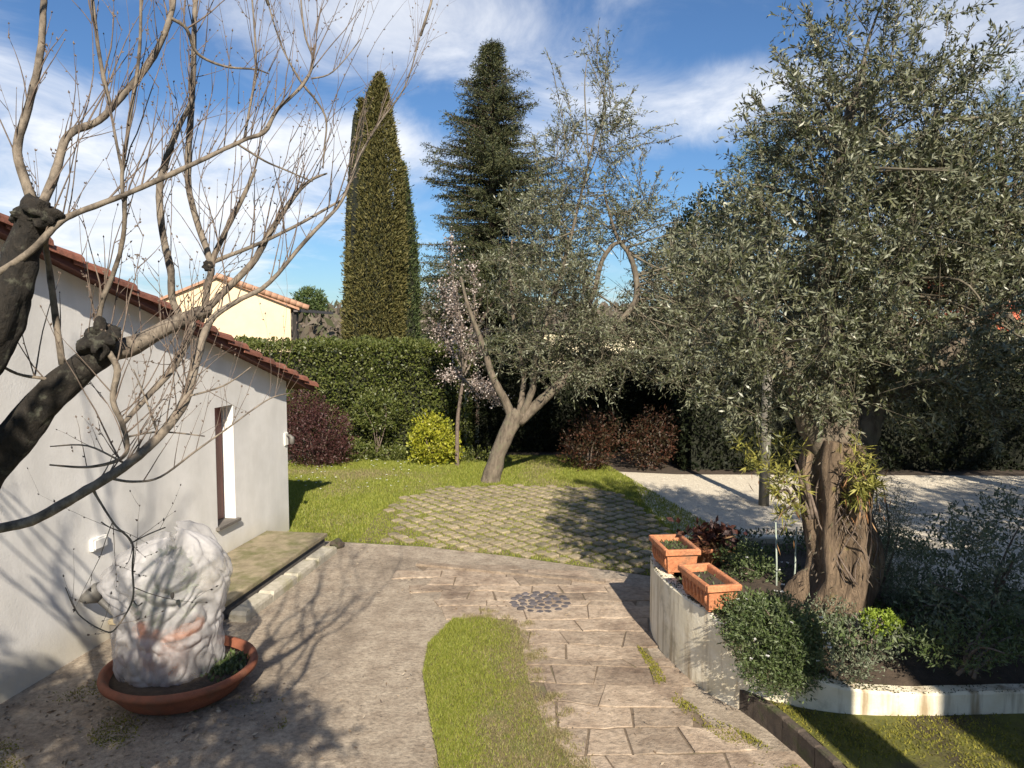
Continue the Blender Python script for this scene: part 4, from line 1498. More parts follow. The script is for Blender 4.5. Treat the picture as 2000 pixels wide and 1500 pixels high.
# ================================================================== RAISED BED
curve = [(4.6, 9.25), (3.4, 9.2), (2.4, 9.05), (1.78, 8.6), (1.47, 7.9), (1.37, 7.35), (1.385, 6.95), (1.46, 6.55), (1.58, 6.2), (1.76, 5.88), (2.02, 5.64), (2.42, 5.48), (2.9, 5.44), (3.4, 5.46), (4.2, 5.5), (6.0, 5.6)]
cz = [0.46, 0.48, 0.54, 0.63, 0.69, 0.70, 0.70, 0.70, 0.69, 0.62, 0.47, 0.36, 0.33, 0.33, 0.33, 0.33]
cp_, cr_ = smooth_path([(a, b, 0) for a, b in curve], cz, 5)
bed = empty('raised_bed', 'curved low white wall with dirty streaks holding up the planted bed', 'wall', loc=(2.4, 7.0, 0))
TH = 0.13
V, F = [], []
n = len(cp_)
inner = []
for i in range(n):
    t = (cp_[min(i + 1, n - 1)] - cp_[max(i - 1, 0)]).normalized()
    nr = Vector((t.y, -t.x, 0))          # towards the outside? checked below
    ctr = Vector((3.2, 7.2, 0))
    if nr.dot(cp_[i] - ctr) < 0:
        nr = -nr
    a, b_ = cp_[i], cp_[i] - nr * TH
    inner.append(b_)
    z = cr_[i] + 0.008 * mnoise.noise(cp_[i] * 4)
    V += [(a.x, a.y, -0.02), (a.x, a.y, z - 0.02), (a.x - nr.x * .015, a.y - nr.y * .015, z), (b_.x + nr.x * .015, b_.y + nr.y * .015, z), (b_.x, b_.y, z - 0.02), (b_.x, b_.y, -0.02)]
for i in range(n - 1):
    for k in range(6):
        j = (k + 1) % 6
        F.append((i * 6 + k, i * 6 + j, (i + 1) * 6 + j, (i + 1) * 6 + k))
child_build(MB().add(V, F), 'bed_wall', M_bedwall, bed)
# mossy dark coping line
cpb = MB()
cpb.tube([(p.x * 0.5 + q.x * 0.5, p.y * 0.5 + q.y * 0.5, z + 0.004) for p, q, z in zip(cp_[10:], inner[10:], cr_[10:])][:42], 0.0, 4) if False else None
kx, ky, kz = [], [], []
for _ in range(2600):
    i = RNG.integers(8, n - 1)
    t = RNG.uniform()
    f_ = RNG.uniform(0.02, 0.98)
    p = cp_[i].lerp(cp_[min(i + 1, n - 1)], t)
    q = inner[i].lerp(inner[min(i + 1, n - 1)], t)
    kx.append(p.x + (q.x - p.x) * f_)
    ky.append(p.y + (q.y - p.y) * f_)
    kz.append(cr_[i] - 0.004)
mo = stuff(arr_obj('coping_moss', *grass_mesh(np.array(kx), np.array(ky), np.array(kz), 0.014, 0.02, 1.0), leaf_mat('dark_moss', [(0.035, 0.035, 0.018), (0.08, 0.075, 0.03), (0.05, 0.055, 0.02)], None, 0.9, 0.0), bed))
# soil
SOILP = [tuple(p[:2]) for p in inner] + [(6.0, 9.2)]
mb = MB()
cen = Vector((3.0, 7.1, 0.66))
ring0 = [Vector((p.x, p.y, max(z - 0.08, 0.25))) for p, z in zip(inner, cr_)]
ring1 = [cen.lerp(p, 0.55) + UP * 0.03 for p in ring0]
nn_ = len(ring0)
mb.add(ring0 + ring1 + [cen], [(i, i + 1, nn_ + i + 1, nn_ + i) for i in range(nn_ - 1)] + [(nn_ + i, nn_ + i + 1, 2 * nn_) for i in range(nn_ - 1)])
child_build(mb, 'soil', M_soil, bed, True)
BEDZ = 0.58


def bed_z(x, y):
    return 0.52


# ground cover in the bed
x, y = scatter(SOILP, 16000)
vis = (y < 8.9) & (x < 4.6)
gz = np.full(len(x), 0.5)
nz = np.array([mnoise.noise(Vector((a * 1.5, b * 1.5, 11))) for a, b in zip(x, y)])
k = vis & (nz > -0.15)
Pb = np.stack([x[k], y[k], 0.56 + 0.08 * RNG.uniform(0, 1, k.sum())], 1)
D = unit(np.stack([RNG.normal(0, .8, k.sum()), RNG.normal(0, .8, k.sum()), np.ones(k.sum())], 1))
o = stuff(arr_obj('ground_cover', *leaves(Pb, D, RNG.uniform(.03, .07, k.sum()), 0.022), L_daisy))
tag(o, 'low green weeds covering the soil of the raised bed', 'plants')


# ---- shrubs
def shrub(name, label, cat_, lobes, n, leafL, leafW, mat, stem_mat=None, base=None, k=7, Ls=0.22, up=0.6, flowers=0, group=None, shell=0.5, droop=0.15, spread=0.9, nst=7, core=True):
    base = Vector(base) if base else Vector((lobes[0][0], lobes[0][1], 0))
    root = empty(name, label, cat_, group, loc=base)
    q, d, _ = in_lobes(lobes, n, shell)
    D = unit(d * 0.8 + np.array([0, 0, up]) + rand_unit(n) * 0.5)
    LsA = Ls * RNG.uniform(0.6, 1.2, n)
    arr = sprigs(q - D * LsA[:, None] * 0.6, D, LsA, k, leafL, leafW, droop, spread)
    stuff(arr_obj('leaves', *arr, mat, root))
    st = MB()
    for i in range(nst):
        tgt = Vector(q[RNG.integers(0, n)])
        mid = base.lerp(tgt, 0.5) + Vector((RNG.normal(0, .04), RNG.normal(0, .04), 0.08))
        pth, rd = smooth_path([base + Vector((RNG.normal(0, .05), RNG.normal(0, .05), -0.03)), mid, tgt], [0.016, 0.011, 0.004], 4)
        st.tube(pth, rd, 5)
    child_build(st, 'stems', stem_mat or M_twig, root, True)
    if flowers:
        idx = RNG.choice(n, flowers)
        ctr = q[idx] + D[idx] * 0.10
        parts = []
        for a in range(6):
            dr = unit(np.tile([math.cos(a * 1.047), math.sin(a * 1.047) - 0.2, 0.5], (flowers, 1)) + rand_unit(flowers) * 0.2)
            parts.append(leaves(ctr, dr, 0.019, 0.013))
        stuff(arr_obj('flowers', *cat(parts), L_petal, root))
    return root


shrub('daisy_bush', 'rounded green daisy bush with small white flowers spilling over the curved wall', 'shrub',
      [px_lobe(1510, 1235, 95, 75, 5.75), px_lobe(1470, 1200, 70, 45, 6.0), px_lobe(1550, 1290, 60, 60, 5.55), px_lobe(1500, 1310, 60, 40, 5.5)], 2300, 0.036, 0.012, L_daisy,
      base=(2.1, 5.9, 0.4), k=10, Ls=0.15, flowers=40)
shrub('low_shrub', 'low green shrub behind the terracotta troughs in the raised bed', 'shrub',
      [px_lobe(1450, 1090, 55, 35, 7.3), px_lobe(1410, 1075, 35, 25, 7.6), px_lobe(1480, 1120, 50, 30, 7.0)], 420, 0.04, 0.015, L_daisy, base=(2.2, 7.2, 0.55), k=8, Ls=0.14, flowers=6)
shrub('trailing_plant', 'pale trailing plant at the foot of the old olive trunk by the low front wall', 'plant',
      [px_lobe(1680, 1245, 90, 45, 5.9), px_lobe(1620, 1200, 60, 35, 6.2), px_lobe(1650, 1290, 70, 35, 5.7)], 520, 0.032, 0.010, L_rosemary, base=(2.65, 5.9, 0.5), k=9, Ls=0.16)
shrub('lime_plant', 'small clump of bright lime green leaves beside the olive trunk', 'plant', [px_lobe(1722, 1212, 42, 20, 5.9)], 120, 0.03, 0.018, L_lime, base=(2.84, 5.9, 0.5), k=8, Ls=0.07, nst=3)
shrub('rosemary_bush', 'upright grey green rosemary bush growing right of the old olive trunk', 'shrub',
      [px_lobe(1740, 1080, 55, 110, 6.6), px_lobe(1730, 1000, 45, 60, 6.7), px_lobe(1775, 1120, 50, 60, 6.6)], 620, 0.035, 0.006, L_rosemary, base=(3.25, 6.65, 0.5), k=16, Ls=0.34, up=1.6, droop=0.05)
shrub('dark_bush', 'dark leafy bush in deep shade at the edge of the raised bed', 'shrub',
      [px_lobe(1880, 1100, 100, 110, 6.4), px_lobe(1970, 1080, 90, 130, 6.6), px_lobe(1850, 1180, 90, 60, 6.0)], 700, 0.05, 0.018, L_rosemary, base=(4.0, 6.4, 0.45), k=9, Ls=0.25)
shrub('shade_plant', 'sprawling dull green plant in the shade before the dark bush', 'plant',
      [px_lobe(1880, 1260, 110, 40, 5.6), px_lobe(1990, 1240, 90, 50, 5.8)], 420, 0.04, 0.014, L_daisy, base=(3.4, 5.65, 0.45), k=8, Ls=0.18)

# canes
for (x0, y0, x1, y1, d, lab) in ((1515, 1020, 1517, 1150, 6.9, 'thin straight cane in the raised bed between the low shrub and the gravel'), (1556, 1030, 1548, 1160, 6.75, 'pale green cane leaning in the raised bed right beside the olive trunk')):
    a, b_ = P(x0, y0, d), P(x1, y1, d - 0.1)
    b_.z = 0.5
    o = MB().tube([a, a.lerp(b_, 0.5) + Vector((0.006, 0, 0)), b_], [0.007, 0.008, 0.009], 7).build('plant_cane', M_cane, None, True)
    tag(o, lab, 'cane', 'canes in the raised bed')


# ---- terracotta troughs
def trough(loc, rz, lx, ly, hz, label, plants):
    root = empty('terracotta_trough', label, 'planter', 'terracotta troughs on the curved wall', loc=loc)
    root.rotation_euler = (0, 0, rz)

    def put(mb, name, mat, smooth=False):
        o = mb.build(name, mat, None, smooth)
        o.parent = root
        return o
    t = 0.022
    b = MB()
    # tapered shell as four walls and a floor
    bx, by = lx * 0.86, ly * 0.9
    lo = [(-bx / 2, -by / 2), (bx / 2, -by / 2), (bx / 2, by / 2), (-bx / 2, by / 2)]
    hi = [(-lx / 2, -ly / 2), (lx / 2, -ly / 2), (lx / 2, ly / 2), (-lx / 2, ly / 2)]
    hi2 = [(p[0] - math.copysign(t, p[0]), p[1] - math.copysign(t, p[1])) for p in hi]
    lo2 = [(p[0] - math.copysign(t, p[0]), p[1] - math.copysign(t, p[1])) for p in lo]
    vs = [(p[0], p[1], 0.0) for p in lo] + [(p[0], p[1], hz) for p in hi] + [(p[0], p[1], hz) for p in hi2] + [(p[0], p[1], 0.03) for p in lo2]
    fs = [(3, 2, 1, 0), (12, 13, 14, 15)]
    for k in (0, 4, 8):
        for i in range(4):
            j = (i + 1) % 4
            fs.append((k + i, k + j, k + 4 + j, k + 4 + i))
    put(b.add(vs, fs), 'shell', M_terra)
    # rolled rim
    rm = MB()
    e = 0.018
    for (cx, cy, sx, sy) in ((0, -ly / 2, lx + 2 * e, 0.04), (0, ly / 2, lx + 2 * e, 0.04), (-lx / 2, 0, 0.04, ly - 0.04), (lx / 2, 0, 0.04, ly - 0.04)):
        rm.box((cx, cy, hz - 0.012), sx, sy, 0.05, 0, 0.008)
    put(rm, 'rim', M_terra)
    # relief ribs along the long sides, panel on the ends
    for sgn in (-1, 1):
        nrib = 7
        for k in range(nrib):
            yy = -ly * 0.40 + ly * 0.80 * k / (nrib - 1)
            z0, z1 = 0.03, hz - 0.07
            x0 = sgn * (bx / 2 + (lx - bx) / 2 * z0 / hz)
            x1 = sgn * (bx / 2 + (lx - bx) / 2 * z1 / hz)
            put(MB().tube([(x0, yy * 0.92, z0), ((x0 + x1) / 2 + sgn * 0.006, yy * 0.96, (z0 + z1) / 2), (x1, yy, z1)], [0.012, 0.016, 0.012], 6), 'relief_rib', M_terra, True)
    put(MB().prism([(p[0] * 0.93, p[1] * 0.93) for p in hi2], hz - 0.07, hz - 0.045), 'soil', M_soil)
    n = plants
    if n:
        pb_ = np.stack([RNG.uniform(-lx * .35, lx * .35, n), RNG.uniform(-ly * .4, ly * .4, n), np.full(n, hz - 0.05)], 1)
        d = unit(np.stack([RNG.normal(0, .7, n), RNG.normal(0, .7, n), np.ones(n)], 1))
        o = arr_obj('sprouts', *leaves(pb_, d, 0.05, 0.014), L_daisy)
        o.parent = root
        stuff(o)
    # feet
    for sx in (-1, 1):
        for sy in (-1, 1):
            put(MB().box((sx * bx * 0.36, sy * by * 0.40, -0.008), 0.05, 0.05, 0.03), 'foot', M_terra)
    return root


trough((1.655, 6.33, 0.72), math.radians(11), 0.26, 0.56, 0.20, 'terracotta trough with bare soil beside the daisy bush', 25)
trough((1.56, 7.26, 0.722), math.radians(6), 0.30, 0.52, 0.21, 'terracotta trough with a few sprouts next to the dried brown plant', 130)
# bed it sits on needs bearing stones under the inner side
for bx3, by3, ra3 in ((1.80, 6.42, 14), (1.70, 7.3, 6)):
    child_build(MB().box((bx3, by3, 0.56), 0.20, 0.45, 0.26, math.radians(ra3)), 'bearing_stone', M_darkstone, bed)

# dried plant in a pot behind
dp = Vector((1.98, 7.55, 0.5))
dr = empty('dried_plant', 'dried brown plant with dark maroon top drooping over a terracotta pot', 'plant', loc=dp)
child_build(MB().lathe(dp, [(0.10, 0), (0.14, 0.28), (0.16, 0.28), (0.16, 0.33), (0.13, 0.33), (0.12, 0.27)], 22), 'pot', M_terra, dr, True)
n = 150
pb_ = np.tile(np.array([dp.x, dp.y, dp.z + 0.33]), (n, 1)) + RNG.normal(0, 0.05, (n, 3))
D = unit(np.stack([RNG.normal(0, 1, n), RNG.normal(-.3, 1, n), RNG.uniform(-1.2, 0.5, n)], 1))
stuff(arr_obj('dry_leaves', *leaves(pb_, D, RNG.uniform(.12, .26, n), 0.022), L_dead, dr))
n = 240
pb_ = np.tile(np.array([dp.x, dp.y, dp.z + 0.43]), (n, 1)) + RNG.normal(0, 1, (n, 3)) * np.array([0.12, 0.08, 0.05])
stuff(arr_obj('maroon_leaves', *leaves(pb_, rand_unit(n), 0.10, 0.05), L_maroon, dr))

# ================================================================== OLIVE TREES


def olive(name, label, base, trunk_pts, limbs, lobes, nspr, k, Ls, leafL, leafW, bark_m, group=None, flute=0.0, holes=(), up=0.55, twr=0.0022, cat_='tree', extra=(), sub=60, shell=0.45, clump=13, csig=0.11):
    root = empty(name, label, cat_, group, loc=base)
    path, rad = smooth_path([p[0] for p in trunk_pts], [p[1] for p in trunk_pts], 14 if flute else 8)
    child_build(MB().tube(path, rad, 72 if flute else 14, 0.18, True, flute, 7, 1.3), 'trunk', bark_m, root, True)
    tips = []
    for lp in limbs:
        pa, ra = smooth_path([q[0] for q in lp], [q[1] for q in lp], 6)
        child_build(MB().tube(pa, ra, 9, 0.25, True, 0, 4, len(tips) * 1.0), 'limb', M_bark_ol, root, True)
        tips += list(zip(pa, ra))
    ncl = max(40, nspr // clump)
    qc, d, idx = in_lobes(lobes, ncl, shell)
    pick = RNG.integers(0, ncl, nspr)
    ctr = np.array([l[:3] for l in lobes])[idx][pick]
    cc_ = np.array([l[:3] for l in lobes])[idx]
    A = unit(unit(qc - cc_) * 0.9 + np.array([0, 0, up]) + rand_unit(ncl) * 0.6)
    blen = csig * 4.5 * RNG.uniform(0.6, 1.3, ncl)
    u_ = RNG.uniform(-0.5, 0.5, nspr)
    q = qc[pick] + A[pick] * (blen[pick] * u_)[:, None] + RNG.normal(0, 1, (nspr, 3)) * csig * 0.22
    D = unit(A[pick] * 0.75 + rand_unit(nspr) * 0.75)
    LsA = Ls * RNG.uniform(0.5, 1.3, nspr)
    keep = np.ones(nspr, bool)
    for (hx, hz_, hrx, hrz) in holes:
        e = q + D * LsA[:, None] * 0.5
        keep &= (((e[:, 0] - hx) / hrx) ** 2 + ((e[:, 2] - hz_) / hrz) ** 2) > 1
    q, D, LsA = q[keep], D[keep], LsA[keep]
    parts = [sprigs(q, D, LsA, k, leafL, leafW, 0.2, 0.85)]
    tw = [twig_mesh(q, D, LsA, twr, 0.2), twig_mesh(qc - A * blen[:, None] * 0.7, A, blen * 1.3, twr * 2.5, 0.0)]
    for (a, b, r, kk, LL) in extra:       # long leafy shoots
        a, b = np.array(a), np.array(b)
        m = 7
        pts = a[None] + (b - a)[None] * np.linspace(0, 1, m)[:, None] + RNG.normal(0, 0.02, (m, 3)) * np.linalg.norm(b - a)
        dv = unit(np.diff(pts, axis=0))
        ln = np.linalg.norm(np.diff(pts, axis=0), axis=1)
        parts.append(sprigs(pts[:-1], dv, ln, kk, LL, LL * 0.24, 0.0, 0.9, 0.0))
        tw.append(twig_mesh(pts[:-1], dv, ln, r, 0.0))
        # side shoots
        ns = 10
        t = RNG.uniform(0.1, 0.9, ns)
        pp_ = a[None] + (b - a)[None] * t[:, None]
        dd_ = unit(np.tile((b - a) / np.linalg.norm(b - a), (ns, 1)) + rand_unit(ns) * 0.6)
        ll_ = np.linalg.norm(b - a) * RNG.uniform(0.10, 0.22, ns)
        parts.append(sprigs(pp_, dd_, ll_, 9, LL, LL * 0.24, 0.05, 0.9))
        tw.append(twig_mesh(pp_, dd_, ll_, r * 0.6, 0.05))
    # branches reaching from the limbs into the crown
    sb = MB()
    for _ in range(sub):
        tgt = Vector(q[RNG.integers(0, len(q))])
        near = min(RNG.choice(len(tips), min(len(tips), 25), replace=False), key=lambda i: (tips[i][0] - tgt).length)
        p0, r0 = tips[near]
        mid = p0.lerp(tgt, 0.5) + Vector((RNG.normal(0, .08), RNG.normal(0, .08), RNG.normal(0.04, .06))) * (tgt - p0).length
        pa, ra = smooth_path([p0, mid, tgt], [min(r0 * 0.6, 0.022), 0.012, 0.004], 4)
        sb.tube(pa, ra, 5)
    stuff(child_build(sb, 'small_branches', M_twig_ol, root, True))
    stuff(arr_obj('crown', *cat(parts), L_olive, root))
    stuff(arr_obj('twigs', *cat(tw), M_twig_ol, root))
    return root


# the old olive in the raised bed
D0 = 6.55
tb = Vector((2.80, 6.6, 0.40))


def TP(x, y, d=D0):
    return P(x, y, d)


trunk_pts = [(tb - UP * 0.05, 0.42), (tb + UP * 0.15, 0.34), (TP(1645, 1120), 0.275), (TP(1638, 1050), 0.255), (TP(1632, 980), 0.25), (TP(1632, 910), 0.26), (TP(1640, 860), 0.24)]
lobes_big = [px_lobe(1700, 110, 120, 130, 6.6, .75), px_lobe(1640, 270, 150, 130, 6.5, .9), px_lobe(1800, 280, 150, 140, 6.8, .9), px_lobe(1570, 430, 130, 120, 6.4), px_lobe(1750, 450, 190, 150, 6.5),
             px_lobe(1930, 400, 140, 160, 6.9, .9), px_lobe(1430, 600, 125, 120, 6.5), px_lobe(1590, 620, 160, 140, 6.2), px_lobe(1770, 660, 170, 140, 6.3, .8), px_lobe(1950, 640, 120, 150, 6.6, .9),
             px_lobe(1500, 750, 110, 55, 6.3, .8), px_lobe(1640, 770, 120, 60, 6.2, .9), px_lobe(1860, 780, 120, 55, 6.4, .8), px_lobe(1960, 800, 80, 50, 6.5, .8), px_lobe(1390, 690, 80, 50, 6.8, .5),
             px_lobe(2100, 520, 100, 240, 7.0, .8), px_lobe(1700, 560, 260, 200, 7.4, .5)]
lobes_big = [l[:4] + (min(l[4], 1.0) * 0.9 + 0.15,) + l[5:] for l in lobes_big]
limbs_big = [
    [(TP(1625, 900), 0.17), (TP(1590, 830, 6.5), 0.13), (TP(1540, 720, 6.45), 0.085), (TP(1470, 620, 6.5), 0.055), (TP(1410, 560, 6.5), 0.03)],
    [(TP(1640, 890), 0.19), (TP(1640, 780, 6.6), 0.14), (TP(1620, 640, 6.6), 0.10), (TP(1610, 480, 6.6), 0.075), (TP(1640, 300, 6.6), 0.05), (TP(1690, 120, 6.6), 0.025)],
    [(TP(1655, 895), 0.18), (TP(1700, 800, 6.7), 0.13), (TP(1745, 690, 6.7), 0.10), (TP(1760, 520, 6.7), 0.075), (TP(1790, 380, 6.8), 0.05), (TP(1830, 220, 6.8), 0.025)],
    [(TP(1700, 800, 6.7), 0.10), (TP(1790, 740, 6.7), 0.075), (TP(1880, 660, 6.7), 0.055), (TP(1950, 520, 6.8), 0.04), (TP(1960, 380, 6.9), 0.02)],
    [(TP(1640, 780, 6.6), 0.09), (TP(1680, 640, 7.0), 0.06), (TP(1700, 500, 7.3), 0.04)],
]
ex = []
for (x0, y0, x1, y1, d) in ((1660, 120, 1650, -80, 6.6), (1700, 100, 1690, -90, 6.6), (1740, 120, 1765, -70, 6.7), (1780, 150, 1800, -40, 6.7), (1820, 220, 1860, 0, 6.8), (1850, 250, 1990, 60, 6.8), (1620, 180, 1570, 0, 6.5),
                            (1600, 230, 1510, 90, 6.5), (1560, 280, 1460, 180, 6.4), (1880, 330, 1960, 210, 6.9), (1600, 130, 1580, 20, 6.5), (1840, 180, 1905, 40, 6.8), (1500, 330, 1455, 230, 6.4)):
    ex.append((P(x0, y0, d), P(x1, y1, d), 0.006, 9, 0.062))
for (x0, y0, x1, y1, d) in ((1510, 780, 1500, 850, 6.2), (1440, 760, 1420, 850, 6.4), (1940, 820, 1950, 890, 6.3), (1860, 800, 1850, 860, 6.2), (1340, 690, 1290, 750, 6.6), (1330, 560, 1300, 480, 6.5), (1380, 740, 1340, 790, 6.5)):
    ex.append((P(x0, y0, d), P(x1, y1, d), 0.004, 9, 0.058))
big = olive('old_olive_tree', 'large old olive tree with thick gnarled trunk standing in the raised bed', tuple(tb), trunk_pts, limbs_big, lobes_big,
            8800, 14, 0.22, 0.060, 0.0165, M_bark_old, None, 0.17, ((4.20, 3.12, 0.32, 0.20), (3.52, 3.34, 0.20, 0.13), (3.9, 2.98, 0.22, 0.10)), 0.5, 0.0018, extra=ex, sub=170, csig=0.12)
# dried vine stems up the trunk
vn = MB()
for k in range(12):
    a = rnd.uniform(-2.6, -0.5)
    pts = []
    for i in range(7):
        t = i / 6
        c = trunk_pts[2][0].lerp(trunk_pts[5][0], t)
        r = 0.285 + rnd.uniform(-.02, .03)
        aa = a + 0.5 * math.sin(t * 4 + k)
        pts.append((c.x + r * math.cos(aa), c.y + r * math.sin(aa), c.z + rnd.uniform(-.02, .02)))
    vn.tube(smooth_path(pts, [0.01] * 7, 3)[0], rnd.uniform(0.004, 0.008), 5)
vine = empty('dry_vine', 'dry brown vine stems climbing the gnarled olive trunk', 'vine', loc=tuple(tb))
child_build(vn, 'stems', M_twig, vine, True)
n = 240
idx = RNG.uniform(-0.4, 1, n)
a = RNG.uniform(-2.9, -0.2, n)
c0 = np.array(trunk_pts[3][0])[None] * (1 - idx[:, None]) + np.array(trunk_pts[6][0])[None] * idx[:, None]
r = RNG.uniform(0.26, 0.36, n)
pb_ = c0 + np.stack([r * np.cos(a), r * np.sin(a), np.zeros(n)], 1)
D = unit(np.stack([np.cos(a), np.sin(a), RNG.uniform(-1.5, 0.2, n)], 1) + rand_unit(n) * 0.4)
stuff(arr_obj('dry_leaves', *leaves(pb_, D, RNG.uniform(.03, .075, n), 0.010), L_brown, vine))

# the strap-leaved clumps round the trunk


def strap_clump(label, lobes, n, L, w, mat, base, extra_dead=0):
    root = empty('strap_leaved_plant', label, 'plant', 'strap leaved plants round the olive trunk', loc=base)
    q, d, _ = in_lobes(lobes, n, 0.3)
    ax = unit(d * 0.6 + np.array([0, -0.2, 0.35]) + rand_unit(n) * 0.4)
    parts = []
    for t in range(9):
        Dl = unit(ax * 0.5 + rand_unit(n) * 0.9 + np.array([0, 0, -0.15]))
        parts.append(leaves(q, Dl, L * RNG.uniform(.6, 1.2, n), w, 0.25))
    stuff(arr_obj('leaves', *cat(parts), mat, root))
    st = MB()
    for i in range(7):
        tgt = Vector(q[RNG.integers(0, n)])
        b0 = Vector(base) + Vector((RNG.normal(0, .04), RNG.normal(0, .04), 0))
        pa, ra = smooth_path([b0, b0.lerp(tgt, 0.55) + UP * 0.1, tgt], [0.016, 0.012, 0.007], 4)
        st.tube(pa, ra, 6)
    child_build(st, 'stems', M_twig, root, True)
    if extra_dead:
        q2 = q[RNG.integers(0, n, extra_dead)] + RNG.normal(0, .06, (extra_dead, 3)) - np.array([0, 0, 0.14])
        D2 = unit(rand_unit(extra_dead) * 0.5 + np.array([0, -0.2, -1.0]))
        stuff(arr_obj('dead_leaves', *leaves(q2, D2, L * RNG.uniform(.5, 1.1, extra_dead), w * .8), L_dead, root))
    return root


strap_clump('clump of yellow green strap leaves left of the gnarled olive trunk', [px_lobe(1460, 885, 28, 28, 6.3), px_lobe(1500, 920, 40, 35, 6.25), px_lobe(1540, 950, 38, 45, 6.2), px_lobe(1535, 875, 35, 22, 6.3), px_lobe(1545, 1005, 25, 28, 6.2)], 85, 0.105, 0.013, L_strap, tuple(P(1585, 1010, 6.32)), 26)
strap_clump('clump of yellow green strap leaves with hanging dead ones right of the olive trunk', [px_lobe(1672, 890, 32, 30, 6.2), px_lobe(1690, 930, 32, 34, 6.15), px_lobe(1675, 965, 22, 34, 6.2), px_lobe(1705, 960, 28, 22, 6.2)], 66, 0.105, 0.013, L_strap, tuple(P(1668, 1000, 6.30)), 70)

# grey post behind the bed
pa = G(1492, 986)
o = MB().tube([(pa.x, pa.y, -0.1), (pa.x, pa.y, 1.2), (pa.x + .01, pa.y, 2.6)], [0.09, 0.085, 0.08], 14, 0.06).build('grey_post', M_post, None, True)
tag(o, 'thick grey post standing on the gravel behind the raised bed', 'post')

# the leaning olive on the lawn
LB = G(957, 940)
LD = LB.y


def LP(x, y, dd=0.0):
    return P(x, y, LD + dd)


tr_pts = [(LB - UP * 0.1, 0.22), (LB + UP * 0.06 + Vector((0.03, 0, 0)), 0.185), (LP(972, 890), 0.155), (LP(988, 850), 0.155), (LP(1003, 820), 0.17), (LP(1015, 805), 0.14)]
limbs = [
    [(LP(1000, 820), 0.10), (LP(990, 790), 0.085), (LP(962, 735, -.1), 0.07), (LP(945, 680, -.1), 0.055), (LP(915, 600, -.2), 0.035), (LP(900, 540, -.2), 0.02)],
    [(LP(1012, 815), 0.07), (LP(1020, 770, .1), 0.055), (LP(1022, 720, .2), 0.045), (LP(1000, 600, .3), 0.035), (LP(1000, 470, .3), 0.02)],
    [(LP(1018, 815), 0.08), (LP(1040, 760, -.1), 0.065), (LP(1045, 700, -.2), 0.055), (LP(1090, 560, -.2), 0.04), (LP(1130, 400, -.2), 0.025), (LP(1165, 250, -.1), 0.015)],
    [(LP(1012, 825), 0.11), (LP(1060, 780), 0.10), (LP(1110, 735), 0.085), (LP(1155, 680), 0.065), (LP(1200, 640), 0.045)],
    [(LP(1200, 640), 0.05), (LP(1240, 590), 0.058), (LP(1242, 540), 0.055), (LP(1228, 495), 0.05), (LP(1205, 462), 0.035), (LP(1180, 380), 0.02)],
    [(LP(1130, 640), 0.05), (LP(1160, 570), 0.05), (LP(1174, 515), 0.045), (LP(1196, 480), 0.04), (LP(1222, 470), 0.03)],
]
ll = [px_lobe(1020, 470, 60, 90, 15, .35), px_lobe(1095, 480, 80, 90, 15.2, .8), px_lobe(1090, 590, 100, 100, 14.8, .9), px_lobe(1150, 620, 80, 90, 15, .9), px_lobe(1190, 670, 100, 60, 14.8), px_lobe(975, 560, 70, 70, 15.2, .35),
      px_lobe(1060, 700, 80, 40, 14.8, .8), px_lobe(1120, 700, 90, 40, 14.8), px_lobe(1150, 360, 70, 80, 15, .8), px_lobe(1180, 220, 40, 110, 15, .9), px_lobe(1100, 300, 35, 110, 15, .8), px_lobe(1240, 400, 50, 80, 15, .75),
      px_lobe(1210, 432, 75, 32, 15, 1.6), px_lobe(1268, 520, 24, 60, 15, 1.4), px_lobe(1060, 390, 60, 60, 15.2, .6), px_lobe(1290, 640, 90, 100, 15.5, .8), px_lobe(1340, 560, 80, 100, 15.8, .8), px_lobe(1390, 650, 80, 90, 15.6, .8), px_lobe(1330, 720, 90, 40, 15.3, .7)]
hc = LP(1203, 520)
sc = LD / FPX
exl = []
for (x0, y0, x1, y1) in ((1175, 300, 1160, 50), (1180, 260, 1185, 110), (1110, 300, 1070, 90), (1120, 250, 1090, 130), (1190, 290, 1320, 236), (1190, 300, 1325, 266), (1230, 430, 1260, 290), (1250, 450, 1290, 330),
                         (1150, 400, 1120, 250), (1200, 250, 1240, 170), (1060, 420, 1040, 250), (1290, 560, 1330, 400), (1350, 480, 1370, 370)):
    exl.append((LP(x0, y0), LP(x1, y1), 0.012, 9, 0.09))
olive('leaning_olive_tree', 'smaller olive tree with leaning trunk growing from the lawn by the turf pavers', tuple(LB), tr_pts, limbs, ll, 5000, 12, 0.42, 0.09, 0.023, M_bark_ol, None, 0.0,
      ((hc.x, hc.z, 40 * sc, 52 * sc), (LP(1190, 590).x, LP(1190, 590).z, 26 * sc, 40 * sc)), 0.55, 0.004, extra=exl, sub=120, csig=0.2)

